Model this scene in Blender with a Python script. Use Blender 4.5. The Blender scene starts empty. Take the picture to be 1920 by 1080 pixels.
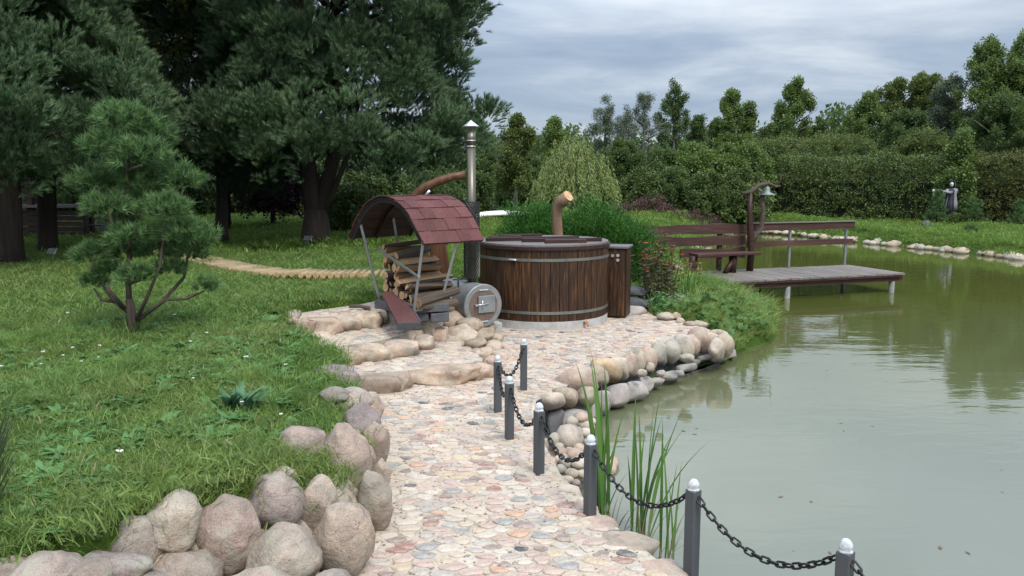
import bpy, bmesh, math, random
import numpy as np
from mathutils import Vector, Matrix, Euler, noise
R = math.radians
random.seed(7); rng = np.random.default_rng(7)
sc = bpy.context.scene
COL = sc.collection

# ------------------------------------------------------------ camera, sky, sun, exposure
CAMZ, PITCH, FPX = 2.35, R(7.93), 1507.0
cd = bpy.data.cameras.new('camera'); cam = bpy.data.objects.new('camera', cd); COL.objects.link(cam)
cam.location = (0, 0, CAMZ); cam.rotation_euler = (R(90) - PITCH, 0, 0)
cd.sensor_width = 36; cd.lens = FPX / 1920 * 36; cd.clip_end = 500; cd.clip_start = .05
sc.camera = cam
SUN_EL, SUN_AZ = 52, 150      # the bright patch of the cloud cover, behind the camera and to the right
w = bpy.data.worlds.new('World'); sc.world = w; w.use_nodes = True
nt = w.node_tree; nt.nodes.clear()
N = nt.nodes.new; L = nt.links.new
out = N('ShaderNodeOutputWorld'); sky = N('ShaderNodeTexSky'); sky.sky_type = 'NISHITA'; sky.sun_disc = False
sky.sun_elevation = R(SUN_EL); sky.sun_rotation = R(SUN_AZ)
b1 = N('ShaderNodeBackground'); L(sky.outputs[0], b1.inputs[0]); b1.inputs[1].default_value = .10
tc = N('ShaderNodeTexCoord'); sep = N('ShaderNodeSeparateXYZ'); L(tc.outputs['Generated'], sep.inputs[0])
# clouds live on a layer above: project the direction on it
mx = N('ShaderNodeMath'); mx.operation = 'MAXIMUM'; L(sep.outputs[2], mx.inputs[0]); mx.inputs[1].default_value = 0.0
ad = N('ShaderNodeMath'); ad.operation = 'ADD'; L(mx.outputs[0], ad.inputs[0]); ad.inputs[1].default_value = .16
dv = N('ShaderNodeVectorMath'); dv.operation = 'DIVIDE'
cmb = N('ShaderNodeCombineXYZ')
for i in range(3): L(ad.outputs[0], cmb.inputs[i])
L(tc.outputs['Generated'], dv.inputs[0]); L(cmb.outputs[0], dv.inputs[1])
mp = N('ShaderNodeMapping'); mp.inputs['Scale'].default_value = (.62, .92, .3); mp.inputs['Rotation'].default_value = (0, 0, .25)
mp.inputs['Location'].default_value = (1.3, .4, 0)
L(dv.outputs[0], mp.inputs[0])
nz = N('ShaderNodeTexNoise'); nz.inputs['Scale'].default_value = 1.15; nz.inputs['Detail'].default_value = 8; nz.inputs['Roughness'].default_value = .55
nz.inputs['Distortion'].default_value = .35
L(mp.outputs[0], nz.inputs['Vector'])
cr = N('ShaderNodeValToRGB'); L(nz.outputs[0], cr.inputs[0])
cr.color_ramp.elements[0].position = .34; cr.color_ramp.elements[0].color = (.235, .31, .44, 1)
cr.color_ramp.elements[1].position = .68; cr.color_ramp.elements[1].color = (.66, .71, .77, 1)
e = cr.color_ramp.elements.new(.5); e.color = (.37, .445, .56, 1)
# an overcast sky is up to three times brighter overhead than at the horizon
mr = N('ShaderNodeMapRange'); L(sep.outputs[2], mr.inputs[0])
mr.inputs[1].default_value = .16; mr.inputs[2].default_value = .9; mr.inputs[3].default_value = .58; mr.inputs[4].default_value = 2.5
b2 = N('ShaderNodeBackground'); L(cr.outputs[0], b2.inputs[0]); L(mr.outputs[0], b2.inputs[1])
ms = N('ShaderNodeMixShader'); ms.inputs[0].default_value = .9
L(b1.outputs[0], ms.inputs[1]); L(b2.outputs[0], ms.inputs[2]); L(ms.outputs[0], out.inputs[0])
sd = bpy.data.lights.new('sun', 'SUN'); sd.energy = 1.5; sd.angle = R(14); sd.color = (1, .93, .84)
so = bpy.data.objects.new('sun', sd); COL.objects.link(so)
az = R(SUN_AZ)
sdir = Vector((math.sin(az) * math.cos(R(SUN_EL)), math.cos(az) * math.cos(R(SUN_EL)), math.sin(R(SUN_EL))))
so.rotation_euler = sdir.to_track_quat('Z', 'Y').to_euler(); so.location = sdir * 50
vs = sc.view_settings
sc.display_settings.display_device = 'sRGB'; vs.view_transform = 'Standard'; vs.look = 'None'; vs.exposure = 0.95; vs.gamma = 1; vs.use_curve_mapping = False
sc.cycles.max_bounces = 5; sc.cycles.diffuse_bounces = 3; sc.cycles.glossy_bounces = 3; sc.cycles.transmission_bounces = 4; sc.cycles.transparent_max_bounces = 6
sc.cycles.use_denoising = True

# ------------------------------------------------------------ helpers
_f = Vector((0, math.cos(PITCH), -math.sin(PITCH))); _u = Vector((0, math.sin(PITCH), math.cos(PITCH)))
def at(px, py, z=None, D=None):
    """world point seen at a photo pixel, at height z or at ground distance D"""
    d = Vector((1, 0, 0)) * ((px - 960) / FPX) + _f + _u * ((540 - py) / FPX)
    t = (z - CAMZ) / d.z if z is not None else D / d.y
    return Vector((0, 0, CAMZ)) + d * t
def sstep(a, b, x):
    t = np.clip((x - a) / (b - a), 0, 1); return t * t * (3 - 2 * t)

def tag(o, label=None, cat=None, group=None, kind=None):
    if label: o['label'] = label
    if cat: o['category'] = cat
    if group: o['group'] = group
    if kind: o['kind'] = kind
    return o
def link_mesh(name, me, parent=None, loc=None, rot=None, scl=None):
    o = bpy.data.objects.new(name, me); COL.objects.link(o)
    if parent is not None: o.parent = parent
    if loc is not None: o.location = loc
    if rot is not None: o.rotation_euler = rot
    if scl is not None: o.scale = scl
    return o
def empty(name, loc=(0, 0, 0), rz=0, label=None, cat=None, group=None):
    o = bpy.data.objects.new(name, None); COL.objects.link(o); o.location = loc; o.rotation_euler = (0, 0, rz)
    o.empty_display_size = .1
    return tag(o, label, cat, group)
def copy_tree(o, parent=None):
    c = o.copy(); COL.objects.link(c)
    if parent is not None: c.parent = parent
    for ch in list(o.children): copy_tree(ch, c)
    return c
def np_mesh(name, V, Fs, mats, smooth=False, fmat=None, tone=None):
    me = bpy.data.meshes.new(name)
    V = np.asarray(V, dtype=np.float64)
    me.from_pydata(V.tolist(), [], [list(map(int, f)) for f in Fs])
    for m in (mats if isinstance(mats, (list, tuple)) else [mats]): me.materials.append(m)
    if fmat is not None: me.polygons.foreach_set('material_index', np.asarray(fmat, dtype=np.int32))
    if smooth: me.polygons.foreach_set('use_smooth', np.ones(len(me.polygons), dtype=bool))
    if tone is not None:
        a = me.attributes.new('tone', 'FLOAT', 'FACE')
        a.data.foreach_set('value', np.full(len(me.polygons), tone, dtype=np.float32) if np.isscalar(tone) else np.asarray(tone, dtype=np.float32))
    me.update(); return me

class MB:
    """collects shapes into one mesh"""
    def __init__(s): s.V = []; s.F = []; s.M = []; s.S = []
    def add(s, V, F, m=0, smooth=False):
        b = len(s.V); s.V += [tuple(v) for v in V]
        for f in F: s.F.append([b + i for i in f]); s.M.append(m); s.S.append(smooth)
        return s
    def box(s, c, size, rot=None, m=0, jit=0, taper=1):
        x, y, z = [q / 2 for q in size]
        P = [(-x, -y, -z), (x, -y, -z), (x, y, -z), (-x, y, -z), (-x * taper, -y * taper, z), (x * taper, -y * taper, z), (x * taper, y * taper, z), (-x * taper, y * taper, z)]
        if jit: P = [tuple(a + random.uniform(-jit, jit) for a in p) for p in P]
        M = Euler(rot).to_matrix() if rot is not None else Matrix.Identity(3)
        V = [M @ Vector(p) + Vector(c) for p in P]
        return s.add(V, [(0, 3, 2, 1), (4, 5, 6, 7), (0, 1, 5, 4), (1, 2, 6, 5), (2, 3, 7, 6), (3, 0, 4, 7)], m)
    def tube(s, pts, rad, n=8, m=0, caps=True, smooth=True, capm=None, wob=0):
        pts = [Vector(p) for p in pts]
        if not hasattr(rad, '__len__'): rad = [rad] * len(pts)
        V = []; F = []
        prev = None
        for i, p in enumerate(pts):
            t = (pts[min(i + 1, len(pts) - 1)] - pts[max(i - 1, 0)]).normalized()
            if prev is None:
                a = t.orthogonal().normalized()
            else:
                a = (prev - t * prev.dot(t))
                a = a.normalized() if a.length > 1e-6 else t.orthogonal().normalized()
            prev = a; b = t.cross(a)
            for k in range(n):
                th = 2 * math.pi * k / n; r = rad[i] * (1 + (random.uniform(-wob, wob) if wob else 0))
                V.append(p + (a * math.cos(th) + b * math.sin(th)) * r)
        for i in range(len(pts) - 1):
            for k in range(n):
                F.append((i * n + k, i * n + (k + 1) % n, (i + 1) * n + (k + 1) % n, (i + 1) * n + k))
        s.add(V, F, m, smooth)
        if caps:
            b0 = len(s.V) - len(V)
            s.F.append([b0 + k for k in range(n)][::-1]); s.M.append(m if capm is None else capm); s.S.append(False)
            s.F.append([b0 + (len(pts) - 1) * n + k for k in range(n)]); s.M.append(m if capm is None else capm); s.S.append(False)
        return s
    def lathe(s, prof, n=32, c=(0, 0, 0), m=0, smooth=True, a0=0, a1=2 * math.pi):
        V = []; F = []; full = abs(a1 - a0 - 2 * math.pi) < 1e-6; k = n if full else n + 1
        for r, z in prof:
            for i in range(k):
                a = a0 + (a1 - a0) * i / n; V.append((c[0] + r * math.cos(a), c[1] + r * math.sin(a), c[2] + z))
        for j in range(len(prof) - 1):
            for i in range(n):
                F.append((j * k + i, j * k + (i + 1) % k, (j + 1) * k + (i + 1) % k, (j + 1) * k + i))
        return s.add(V, F, m, smooth)
    def prism(s, poly, z0, z1, m=0, mtop=None):
        n = len(poly); V = [(p[0], p[1], z0) for p in poly] + [(p[0], p[1], z1) for p in poly]
        s.add(V, [tuple(range(n))[::-1]] + [(i, (i + 1) % n, n + (i + 1) % n, n + i) for i in range(n)], m)
        b = len(s.V) - 2 * n; s.F.append([b + n + i for i in range(n)]); s.M.append(m if mtop is None else mtop); s.S.append(False)
        return s
    def mesh(s, name, mats):
        me = bpy.data.meshes.new(name); me.from_pydata([tuple(v) for v in s.V], [], s.F)
        for q in (mats if isinstance(mats, (list, tuple)) else [mats]): me.materials.append(q)
        me.polygons.foreach_set('material_index', s.M); me.polygons.foreach_set('use_smooth', s.S); me.update(); return me
    def build(s, name, mats, parent=None, loc=None, rot=None, bevel=0):
        o = link_mesh(name, s.mesh(name, mats), parent, loc, rot)
        if bevel:
            b = o.modifiers.new('bevel', 'BEVEL'); b.width = bevel; b.segments = 1; b.limit_method = 'ANGLE'
        return o

# ------------------------------------------------------------ materials
class NT:
    def __init__(s, name):
        s.m = bpy.data.materials.new(name); s.m.use_nodes = True; s.t = s.m.node_tree; s.t.nodes.clear()
        s.out = s.n('ShaderNodeOutputMaterial')
    def n(s, ty, **k):
        x = s.t.nodes.new(ty)
        for a, b in k.items(): setattr(x, a, b)
        return x
    def l(s, a, b): s.t.links.new(a, b)
    def val(s, x, v):
        if hasattr(v, 'is_output') or isinstance(v, bpy.types.NodeSocket): s.l(v, x)
        else: x.default_value = v
    def noise(s, scale, detail=4, rough=.55, vec=None, dist=0, out=0):
        x = s.n('ShaderNodeTexNoise'); x.inputs['Scale'].default_value = scale; x.inputs['Detail'].default_value = detail
        x.inputs['Roughness'].default_value = rough; x.inputs['Distortion'].default_value = dist
        if vec is not None: s.l(vec, x.inputs['Vector'])
        return x.outputs[out]
    def coord(s, kind='Object', scale=None, rand=False):
        c = s.n('ShaderNodeTexCoord').outputs[kind]
        if rand:
            oi = s.n('ShaderNodeObjectInfo'); m = s.n('ShaderNodeVectorMath', operation='MULTIPLY_ADD')
            cb = s.n('ShaderNodeCombineXYZ')
            for i in range(3): s.l(oi.outputs['Random'], cb.inputs[i])
            s.l(cb.outputs[0], m.inputs[0]); m.inputs[1].default_value = (37, 71, 53); s.l(c, m.inputs[2]); c = m.outputs[0]
        if scale:
            m = s.n('ShaderNodeMapping'); m.inputs['Scale'].default_value = scale; s.l(c, m.inputs[0]); c = m.outputs[0]
        return c
    def ramp(s, fac, stops, const=False):
        x = s.n('ShaderNodeValToRGB'); cr = x.color_ramp
        if const: cr.interpolation = 'CONSTANT'
        while len(cr.elements) < len(stops): cr.elements.new(.5)
        for e_, (p, c) in zip(cr.elements, sorted(stops, key=lambda q: q[0])):
            e_.position = p; e_.color = (*c, 1) if len(c) == 3 else c
        s.l(fac, x.inputs[0]); return x.outputs[0]
    def mix(s, fac, a, b, mode='MIX'):
        x = s.n('ShaderNodeMix', data_type='RGBA', blend_type=mode); s.val(x.inputs[0], fac)
        for i, v in ((6, a), (7, b)):
            if isinstance(v, (tuple, list)): x.inputs[i].default_value = (*v, 1)
            else: s.l(v, x.inputs[i])
        return x.outputs[2]
    def math(s, op, a, b=0):
        x = s.n('ShaderNodeMath', operation=op); s.val(x.inputs[0], a); s.val(x.inputs[1], b); return x.outputs[0]
    def bump(s, h, strength=.5, dist=.01, normal=None):
        x = s.n('ShaderNodeBump'); x.inputs['Strength'].default_value = strength; x.inputs['Distance'].default_value = dist; s.l(h, x.inputs['Height'])
        if normal is not None: s.l(normal, x.inputs['Normal'])
        return x.outputs[0]
    def bsdf(s, color, rough=.7, metal=0, normal=None, spec=.5, **k):
        x = s.n('ShaderNodeBsdfPrincipled')
        if isinstance(color, (tuple, list)): x.inputs['Base Color'].default_value = (*color, 1)
        else: s.l(color, x.inputs['Base Color'])
        s.val(x.inputs['Roughness'], rough); s.val(x.inputs['Metallic'], metal); x.inputs['Specular IOR Level'].default_value = spec
        if normal is not None: s.l(normal, x.inputs['Normal'])
        for a, b in k.items(): x.inputs[a].default_value = b
        s.l(x.outputs[0], s.out.inputs[0]); return x

def mat_plain(name, c1, c2, scale=8, rough=.7, metal=0, bump=.2, bd=.004, spec=.4, stretch=None):
    t = NT(name); v = t.coord('Object', scale=stretch, rand=True)
    n1 = t.noise(scale, 6, .6, v)
    t.bsdf(t.ramp(n1, [(.3, c1), (.7, c2)]), rough, metal, t.bump(n1, bump, bd), spec); return t.m
def mat_wood(name, c1, c2, c3, axis='z', scale=1., rough=.65, bump=.35, spec=.35):
    t = NT(name); st = {'x': (1.2, 14, 14), 'y': (14, 1.2, 14), 'z': (14, 14, 1.2)}[axis]
    v = t.coord('Object', scale=tuple(q * scale for q in st), rand=True)
    n1 = t.noise(2.2, 8, .68, v, dist=.6); n2 = t.noise(1.2, 3, .5, t.coord('Object', rand=True))
    oi = t.n('ShaderNodeObjectInfo').outputs['Random']
    c = t.ramp(n1, [(.25, c1), (.5, c2), (.75, c3)])
    c = t.mix(t.math('MULTIPLY', t.math('SUBTRACT', n2, .35), 1.2), c, c1)
    c = t.mix(.35, c, t.ramp(oi, [(0, (.35, .35, .35)), (1, (1, 1, 1))]), 'MULTIPLY')
    t.bsdf(c, rough, 0, t.bump(n1, bump, .004), spec); return t.m
PAL = [(0, (.47, .395, .31)), (.15, (.44, .33, .28)), (.29, (.50, .445, .38)), (.38, (.36, .33, .295)), (.46, (.46, .365, .25)), (.52, (.40, .30, .255)), (.65, (.25, .255, .25)),
       (.72, (.25, .19, .17)), (.79, (.42, .38, .33)), (.865, (.29, .15, .125)), (.90, (.47, .28, .185)), (.93, (.37, .345, .31)), (.968, (.075, .08, .09))]
def mat_stone(name, pal=None, attr=True, gscale=1., mottling=.5, bump=.5, spots=.35, moss=0, dust=0, crack=False):
    t = NT(name)
    if attr: f = t.n('ShaderNodeAttribute', attribute_name='tone').outputs['Fac']
    else: f = t.n('ShaderNodeObjectInfo').outputs['Random']
    base = t.ramp(f, pal or PAL, const=attr)
    v = t.coord('Object', rand=not attr)
    big = t.noise(3.2 * gscale, 5, .6, v, dist=.4); mid = t.noise(17 * gscale, 6, .7, v); fine = t.noise(120 * gscale, 3, .6, v)
    c = t.mix(mottling, base, t.ramp(big, [(.3, (.45, .42, .40)), (.5, (.95, .90, .85)), (.7, (1.25, 1.15, 1.05))]), 'MULTIPLY')
    c = t.mix(.5, c, t.ramp(mid, [(.3, (.55, .52, .5)), (.5, (1, 1, 1)), (.7, (1.25, 1.2, 1.15))]), 'MULTIPLY')
    c = t.mix(spots, c, t.ramp(fine, [(.36, (.3, .28, .27)), (.46, (1, 1, 1)), (.6, (1, 1, 1)), (.68, (1.5, 1.45, 1.4))]), 'MULTIPLY')
    if moss:
        mm = t.noise(5, 5, .7, v); c = t.mix(t.math('MULTIPLY', t.ramp(mm, [(.5, (0, 0, 0)), (.62, (1, 1, 1))]), moss), c, (.33, .33, .26))
    if dust:                                            # mortar film left on the stones when they were set
        dn = t.noise(9, 5, .7, v); c = t.mix(t.math('MULTIPLY', t.ramp(dn, [(.38, (0, 0, 0)), (.66, (1, 1, 1))]), dust), c, (.50, .44, .36))
    h = t.math('ADD', t.math('MULTIPLY', mid, 1.0), t.math('MULTIPLY', fine, .3))
    nb = t.bump(h, bump, .012)
    if crack:
        vm = t.n('ShaderNodeVectorMath', operation='ADD'); t.l(v, vm.inputs[0]); nx_ = t.n('ShaderNodeTexNoise'); nx_.inputs['Scale'].default_value = 4; t.l(v, nx_.inputs['Vector']); sc_ = t.n('ShaderNodeVectorMath', operation='SCALE'); t.l(nx_.outputs['Color'], sc_.inputs[0]); sc_.inputs['Scale'].default_value = .35; t.l(sc_.outputs[0], vm.inputs[1])
        vo = t.n('ShaderNodeTexVoronoi', feature='DISTANCE_TO_EDGE'); vo.inputs['Scale'].default_value = 3.4; t.l(vm.outputs[0], vo.inputs['Vector'])
        ck = t.ramp(vo.outputs['Distance'], [(0, (0, 0, 0)), (.022, (1, 1, 1))]); ckm = t.ramp(big, [(.46, (1, 1, 1)), (.56, (0, 0, 0))]); ck = t.mix(ckm, ck, (1, 1, 1))
        c = t.mix(.28, c, ck, 'MULTIPLY'); nb = t.bump(ck, .22, .006, nb); nb = t.bump(t.noise(7, 6, .65, v), .8, .035, nb)
        st = t.noise(1.7, 4, .6, v); c = t.mix(t.math('MULTIPLY', t.ramp(st, [(.48, (0, 0, 0)), (.66, (1, 1, 1))]), .45), c, (.14, .125, .105))
    t.bsdf(c, .82, 0, nb, .3); return t.m
def mat_leaf(name, c1, c2, trans=.25, rough=.55, patch=None):
    t = NT(name); oi = t.n('ShaderNodeObjectInfo').outputs['Random']
    at_ = t.n('ShaderNodeAttribute', attribute_name='tone').outputs['Fac']
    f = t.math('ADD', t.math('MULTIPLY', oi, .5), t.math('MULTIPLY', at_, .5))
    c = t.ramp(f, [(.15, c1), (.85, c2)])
    if patch:
        pos = t.n('ShaderNodeNewGeometry').outputs['Position']; n1 = t.noise(.75, 4, .6, pos); n2 = t.noise(4.5, 3, .6, pos)
        c = t.mix(t.math('MULTIPLY', t.ramp(n1, [(.42, (0, 0, 0)), (.66, (1, 1, 1))]), .8), c, t.mix(f, tuple(q * .55 for q in patch), patch)); c = t.mix(.75, c, t.ramp(n2, [(.3, (.55, .58, .55)), (.68, (1.3, 1.25, 1.2))]), 'MULTIPLY')
    p = t.bsdf(c, rough, 0, None, .3)
    tr = t.n('ShaderNodeBsdfTranslucent'); t.l(t.mix(.5, c, (.30, .42, .08), 'MIX') if trans > .2 else c, tr.inputs[0])
    m = t.n('ShaderNodeMixShader'); m.inputs[0].default_value = trans; t.l(p.outputs[0], m.inputs[1]); t.l(tr.outputs[0], m.inputs[2]); t.l(m.outputs[0], t.out.inputs[0])
    return t.m

M = {}
M['cobble'] = mat_stone('cobble_stone', gscale=1.2, mottling=.4, bump=.45, spots=.4, dust=.48)
BPAL = [(0, (.38, .285, .245)), (.2, (.30, .275, .25)), (.4, (.42, .35, .29)), (.6, (.24, .205, .20)), (.8, (.37, .335, .28)), (1, (.41, .30, .255))]
M['boulder'] = mat_stone('granite_boulder', pal=BPAL, attr=False, gscale=1.3, mottling=.85, bump=1.0, spots=.5, moss=.55, crack=True)
SPAL = [(0, (.47, .40, .31)), (.25, (.45, .35, .28)), (.5, (.37, .31, .235)), (.75, (.50, .43, .36)), (1, (.41, .30, .245))]
M['step'] = mat_stone('step_stone', pal=SPAL, attr=False, gscale=1.5, mottling=.95, bump=1.0, spots=.5, moss=.5)
M['slab'] = mat_stone('grey_slab', pal=[(0, (.24, .235, .225)), (.5, (.34, .32, .30)), (1, (.28, .255, .24))], attr=False, gscale=1.4, mottling=.6)
M['slate'] = mat_stone('dark_slate', pal=[(0, (.055, .06, .068)), (1, (.11, .115, .125))], attr=False, gscale=1.4, mottling=.5)
t = NT('mortar'); v = t.coord('Object')
m1 = t.noise(2.5, 5, .6, v); m2 = t.noise(22, 6, .7, v); m3 = t.noise(140, 3, .6, v)
c = t.ramp(m1, [(.3, (.37, .315, .25)), (.7, (.53, .465, .385))]); c = t.mix(.75, c, t.ramp(m2, [(.32, (.42, .38, .34)), (.52, (1, .98, .95)), (.75, (1.2, 1.2, 1.2))]), 'MULTIPLY')
c = t.mix(.3, c, t.ramp(m3, [(.35, (.3, .3, .3)), (.5, (1, 1, 1))]), 'MULTIPLY')
t.bsdf(c, .9, 0, t.bump(t.math('ADD', m2, t.math('MULTIPLY', m3, .4)), .7, .012), .2); M['mortar'] = t.m
t = NT('lawn_soil'); v = t.coord('Object')
g1 = t.noise(.6, 5, .6, v); g2 = t.noise(9, 6, .7, v)
c = t.ramp(g1, [(.3, (.028, .058, .010)), (.55, (.045, .085, .014)), (.75, (.085, .12, .028))]); c = t.mix(.7, c, t.ramp(g2, [(.3, (.35, .4, .3)), (.7, (1.4, 1.3, 1.1))]), 'MULTIPLY')
t.bsdf(c, .95, 0, t.bump(g2, 1, .05), .1); M['lawn'] = t.m
M['stave'] = mat_wood('stained_stave', (.010, .005, .003), (.042, .019, .008), (.19, .085, .026), 'z', 1.0, .5, .4)
M['darkwood'] = mat_wood('dark_stained_board', (.018, .008, .006), (.04, .017, .012), (.085, .04, .03), 'x', 1, .5)
M['lidboard'] = mat_wood('grey_lid_board', (.09, .075, .07), (.17, .15, .145), (.26, .24, .235), 'x', 1, .6)
M['redwood'] = mat_wood('red_brown_rail', (.032, .014, .011), (.068, .030, .023), (.135, .072, .056), 'x', .6, .7)
M['deck'] = mat_wood('weathered_deck', (.11, .095, .08), (.19, .165, .145), (.29, .26, .23), 'y', .8, .8)
M['trunkwood'] = mat_wood('varnished_log', (.045, .018, .009), (.105, .045, .018), (.19, .088, .036), 'z', .5, .45)
M['cutwood'] = mat_plain('cut_wood_face', (.34, .20, .095), (.56, .37, .20), 14, .8)
M['firebark'] = mat_wood('firewood_bark', (.035, .026, .020), (.09, .068, .05), (.17, .135, .10), 'x', .8, .9, .8)
M['fireside'] = mat_wood('firewood_split', (.20, .11, .05), (.38, .23, .115), (.52, .35, .19), 'x', .8, .85, .5)
M['bark'] = mat_wood('pine_bark', (.016, .012, .010), (.04, .030, .024), (.075, .058, .046), 'z', .35, .95, 1.0)
M['barkpine'] = mat_wood('small_pine_bark', (.05, .035, .028), (.10, .075, .06), (.16, .125, .10), 'z', 1.2, .95, 1.0)
M['barkgrey'] = mat_wood('grey_bark', (.09, .085, .07), (.17, .16, .14), (.26, .25, .22), 'z', .4, .9, .8)
M['steel'] = mat_plain('galvanised_steel', (.26, .27, .27), (.36, .37, .37), 6, .42, .75, .1, .002)
M['stove'] = mat_plain('stove_steel', (.20, .21, .21), (.29, .30, .30), 9, .55, .5, .15, .003)
M['rust'] = mat_plain('heat_tinted_steel', (.14, .095, .075), (.22, .165, .135), 12, .6, .4, .15, .003)
M['chimney'] = mat_plain('flue_pipe_steel', (.10, .092, .07), (.15, .14, .11), 5, .38, .7, .05, .002, stretch=(1, 1, .3))
M['brightsteel'] = mat_plain('bright_steel', (.55, .55, .55), (.66, .66, .66), 6, .3, .7, .05)
M['mesh'] = mat_plain('guard_mesh_steel', (.035, .036, .035), (.07, .07, .068), 12, .45, .7)
M['post'] = mat_plain('grey_paint_post', (.060, .066, .070), (.078, .084, .088), 5, .55, .1, .08, .002)
M['chain'] = mat_plain('black_chain', (.008, .008, .009), (.016, .016, .018), 30, .32, .2, .1)
M['concrete'] = mat_plain('light_concrete', (.30, .295, .28), (.44, .43, .41), 10, .85, 0, .4, .006)
M['pilegrey'] = mat_plain('algae_grey_pile', (.13, .135, .12), (.27, .27, .25), 9, .8)
M['white'] = mat_plain('white_surface', (.66, .67, .66), (.78, .79, .78), 4, .6)
M['black'] = mat_plain('black_metal', (.008, .008, .008), (.016, .016, .016), 8, .5)
M['hoop'] = mat_plain('zinc_hoop', (.17, .17, .155), (.26, .26, .24), 10, .42, .7, .15, .002)
M['cloth_grey'] = mat_plain('grey_cloth', (.15, .145, .165), (.26, .25, .28), 6, .9)
M['cloth_dark'] = mat_plain('dark_cloth', (.035, .035, .045), (.07, .07, .085), 6, .9)
M['bone'] = mat_plain('bone_white', (.45, .44, .42), (.62, .61, .58), 6, .8)
t = NT('bitumen_shingle'); v = t.coord('Object', rand=True); n1 = t.noise(60, 4, .7, v); n2 = t.noise(3, 3, .5, v)
c = t.ramp(n1, [(.3, (.075, .030, .029)), (.7, (.15, .066, .061))]); c = t.mix(.5, c, t.ramp(n2, [(.3, (.6, .6, .6)), (.7, (1.2, 1.2, 1.2))]), 'MULTIPLY')
oi = t.n('ShaderNodeObjectInfo').outputs['Random']; c = t.mix(.6, c, t.ramp(oi, [(0, (.6, .6, .6)), (1, (1.15, 1.12, 1.12))]), 'MULTIPLY')
t.bsdf(c, .9, 0, t.bump(n1, .6, .003), .2); M['shingle'] = t.m
# clear, slightly crazed plastic of the lamp caps
t = NT('lamp_cap_plastic'); v = t.coord('Object', rand=True); n1 = t.noise(45, 4, .6, v)
p = t.bsdf(t.ramp(n1, [(.3, (.45, .48, .49)), (.7, (.72, .75, .76))]), .18, 0, t.bump(n1, .3, .003), .6); p.inputs['Transmission Weight'].default_value = .35; M['cap'] = t.m
# murky pond water
t = NT('pond_water'); v = t.coord('Object')
mp_ = t.n('ShaderNodeMapping'); mp_.inputs['Scale'].default_value = (.55, 1.5, 1); t.l(v, mp_.inputs[0])
w1 = t.noise(2.2, 3, .5, mp_.outputs[0], dist=.4); w2 = t.noise(11, 3, .5, mp_.outputs[0]); w3 = t.noise(.35, 2, .5, v)
h = t.math('ADD', w1, t.math('MULTIPLY', w2, .16))
tone_noise = t.noise(.28, 3, .5, v)
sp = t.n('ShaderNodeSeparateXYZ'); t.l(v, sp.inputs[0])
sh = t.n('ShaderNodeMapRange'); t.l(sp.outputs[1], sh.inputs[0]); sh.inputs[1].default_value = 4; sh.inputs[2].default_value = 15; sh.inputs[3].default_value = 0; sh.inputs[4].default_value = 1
ff = t.math('ADD', sh.outputs[0], t.math('MULTIPLY', t.math('SUBTRACT', tone_noise, .5), .5))
c = t.ramp(ff, [(0, (.15, .158, .112)), (.5, (.092, .102, .045)), (1, (.066, .076, .016))])  # sky reflection painted in: base colour paler nearby, olive farther off, noise-mottled
st_ = t.n('ShaderNodeBump'); st_.inputs['Distance'].default_value = .02; t.l(h, st_.inputs['Height']); t.l(t.math('MULTIPLY_ADD' if False else 'ADD', t.math('MULTIPLY', w3, .34), .02), st_.inputs['Strength'])
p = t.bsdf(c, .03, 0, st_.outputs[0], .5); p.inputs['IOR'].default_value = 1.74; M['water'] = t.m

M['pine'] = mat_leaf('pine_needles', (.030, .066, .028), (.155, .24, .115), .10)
M['pine_dark'] = mat_leaf('dark_conifer', (.010, .024, .012), (.022, .045, .022), .08)
M['pine_young'] = mat_leaf('young_pine_needles', (.030, .078, .020), (.155, .265, .095), .12)
M['purple'] = mat_leaf('purple_leaves', (.022, .010, .014), (.06, .026, .032), .1)
M['red_shrub'] = mat_leaf('barberry_leaves', (.06, .03, .03), (.145, .085, .07), .15)
M['leaf'] = mat_leaf('broad_leaves', (.038, .075, .018), (.15, .215, .058), .25)
M['leaf_dark'] = mat_leaf('dark_broad_leaves', (.024, .050, .015), (.088, .135, .040), .22)
M['leaf_grey'] = mat_leaf('greyish_leaves', (.055, .085, .045), (.16, .19, .125), .2)
M['leaf_olive'] = mat_leaf('olive_leaves', (.06, .085, .02), (.13, .16, .05), .25)
M['willow'] = mat_leaf('willow_leaves', (.12, .165, .045), (.28, .33, .12), .28)
M['hedge'] = mat_leaf('hedge_leaves', (.040, .075, .018), (.155, .205, .060), .2)
M['hedge_yellow'] = mat_leaf('yellowing_hedge_leaves', (.07, .085, .02), (.13, .14, .04), .2)
M['juniper'] = mat_leaf('juniper_sprays', (.014, .062, .010), (.075, .20, .030), .12)
M['grass'] = mat_leaf('grass_blades', (.060, .130, .024), (.175, .28, .072), .28, patch=(.21, .27, .08))
M['grass_far'] = mat_leaf('far_grass_blades', (.060, .140, .018), (.17, .28, .05), .28, patch=(.21, .28, .06))
M['bank'] = mat_leaf('bank_grass_blades', (.10, .165, .03), (.27, .34, .10), .3)
M['dry'] = mat_leaf('dry_stalks', (.16, .12, .07), (.30, .24, .15), .15)
M['reed'] = mat_leaf('reed_leaf', (.045, .13, .025), (.11, .22, .05), .25, .45)
M['weed'] = mat_leaf('weed_leaf', (.05, .13, .035), (.11, .23, .07), .2)
M['plantain'] = mat_leaf('bluish_broad_leaf', (.045, .12, .05), (.09, .18, .09), .15)
M['yellowgreen'] = mat_leaf('yellow_green_leaf', (.14, .20, .03), (.27, .33, .06), .25)
M['deadflower'] = mat_leaf('faded_perennial', (.05, .045, .022), (.13, .12, .06), .2)
M['petal'] = mat_leaf('orange_petal', (.25, .04, .01), (.55, .22, .03), .2)
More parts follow.
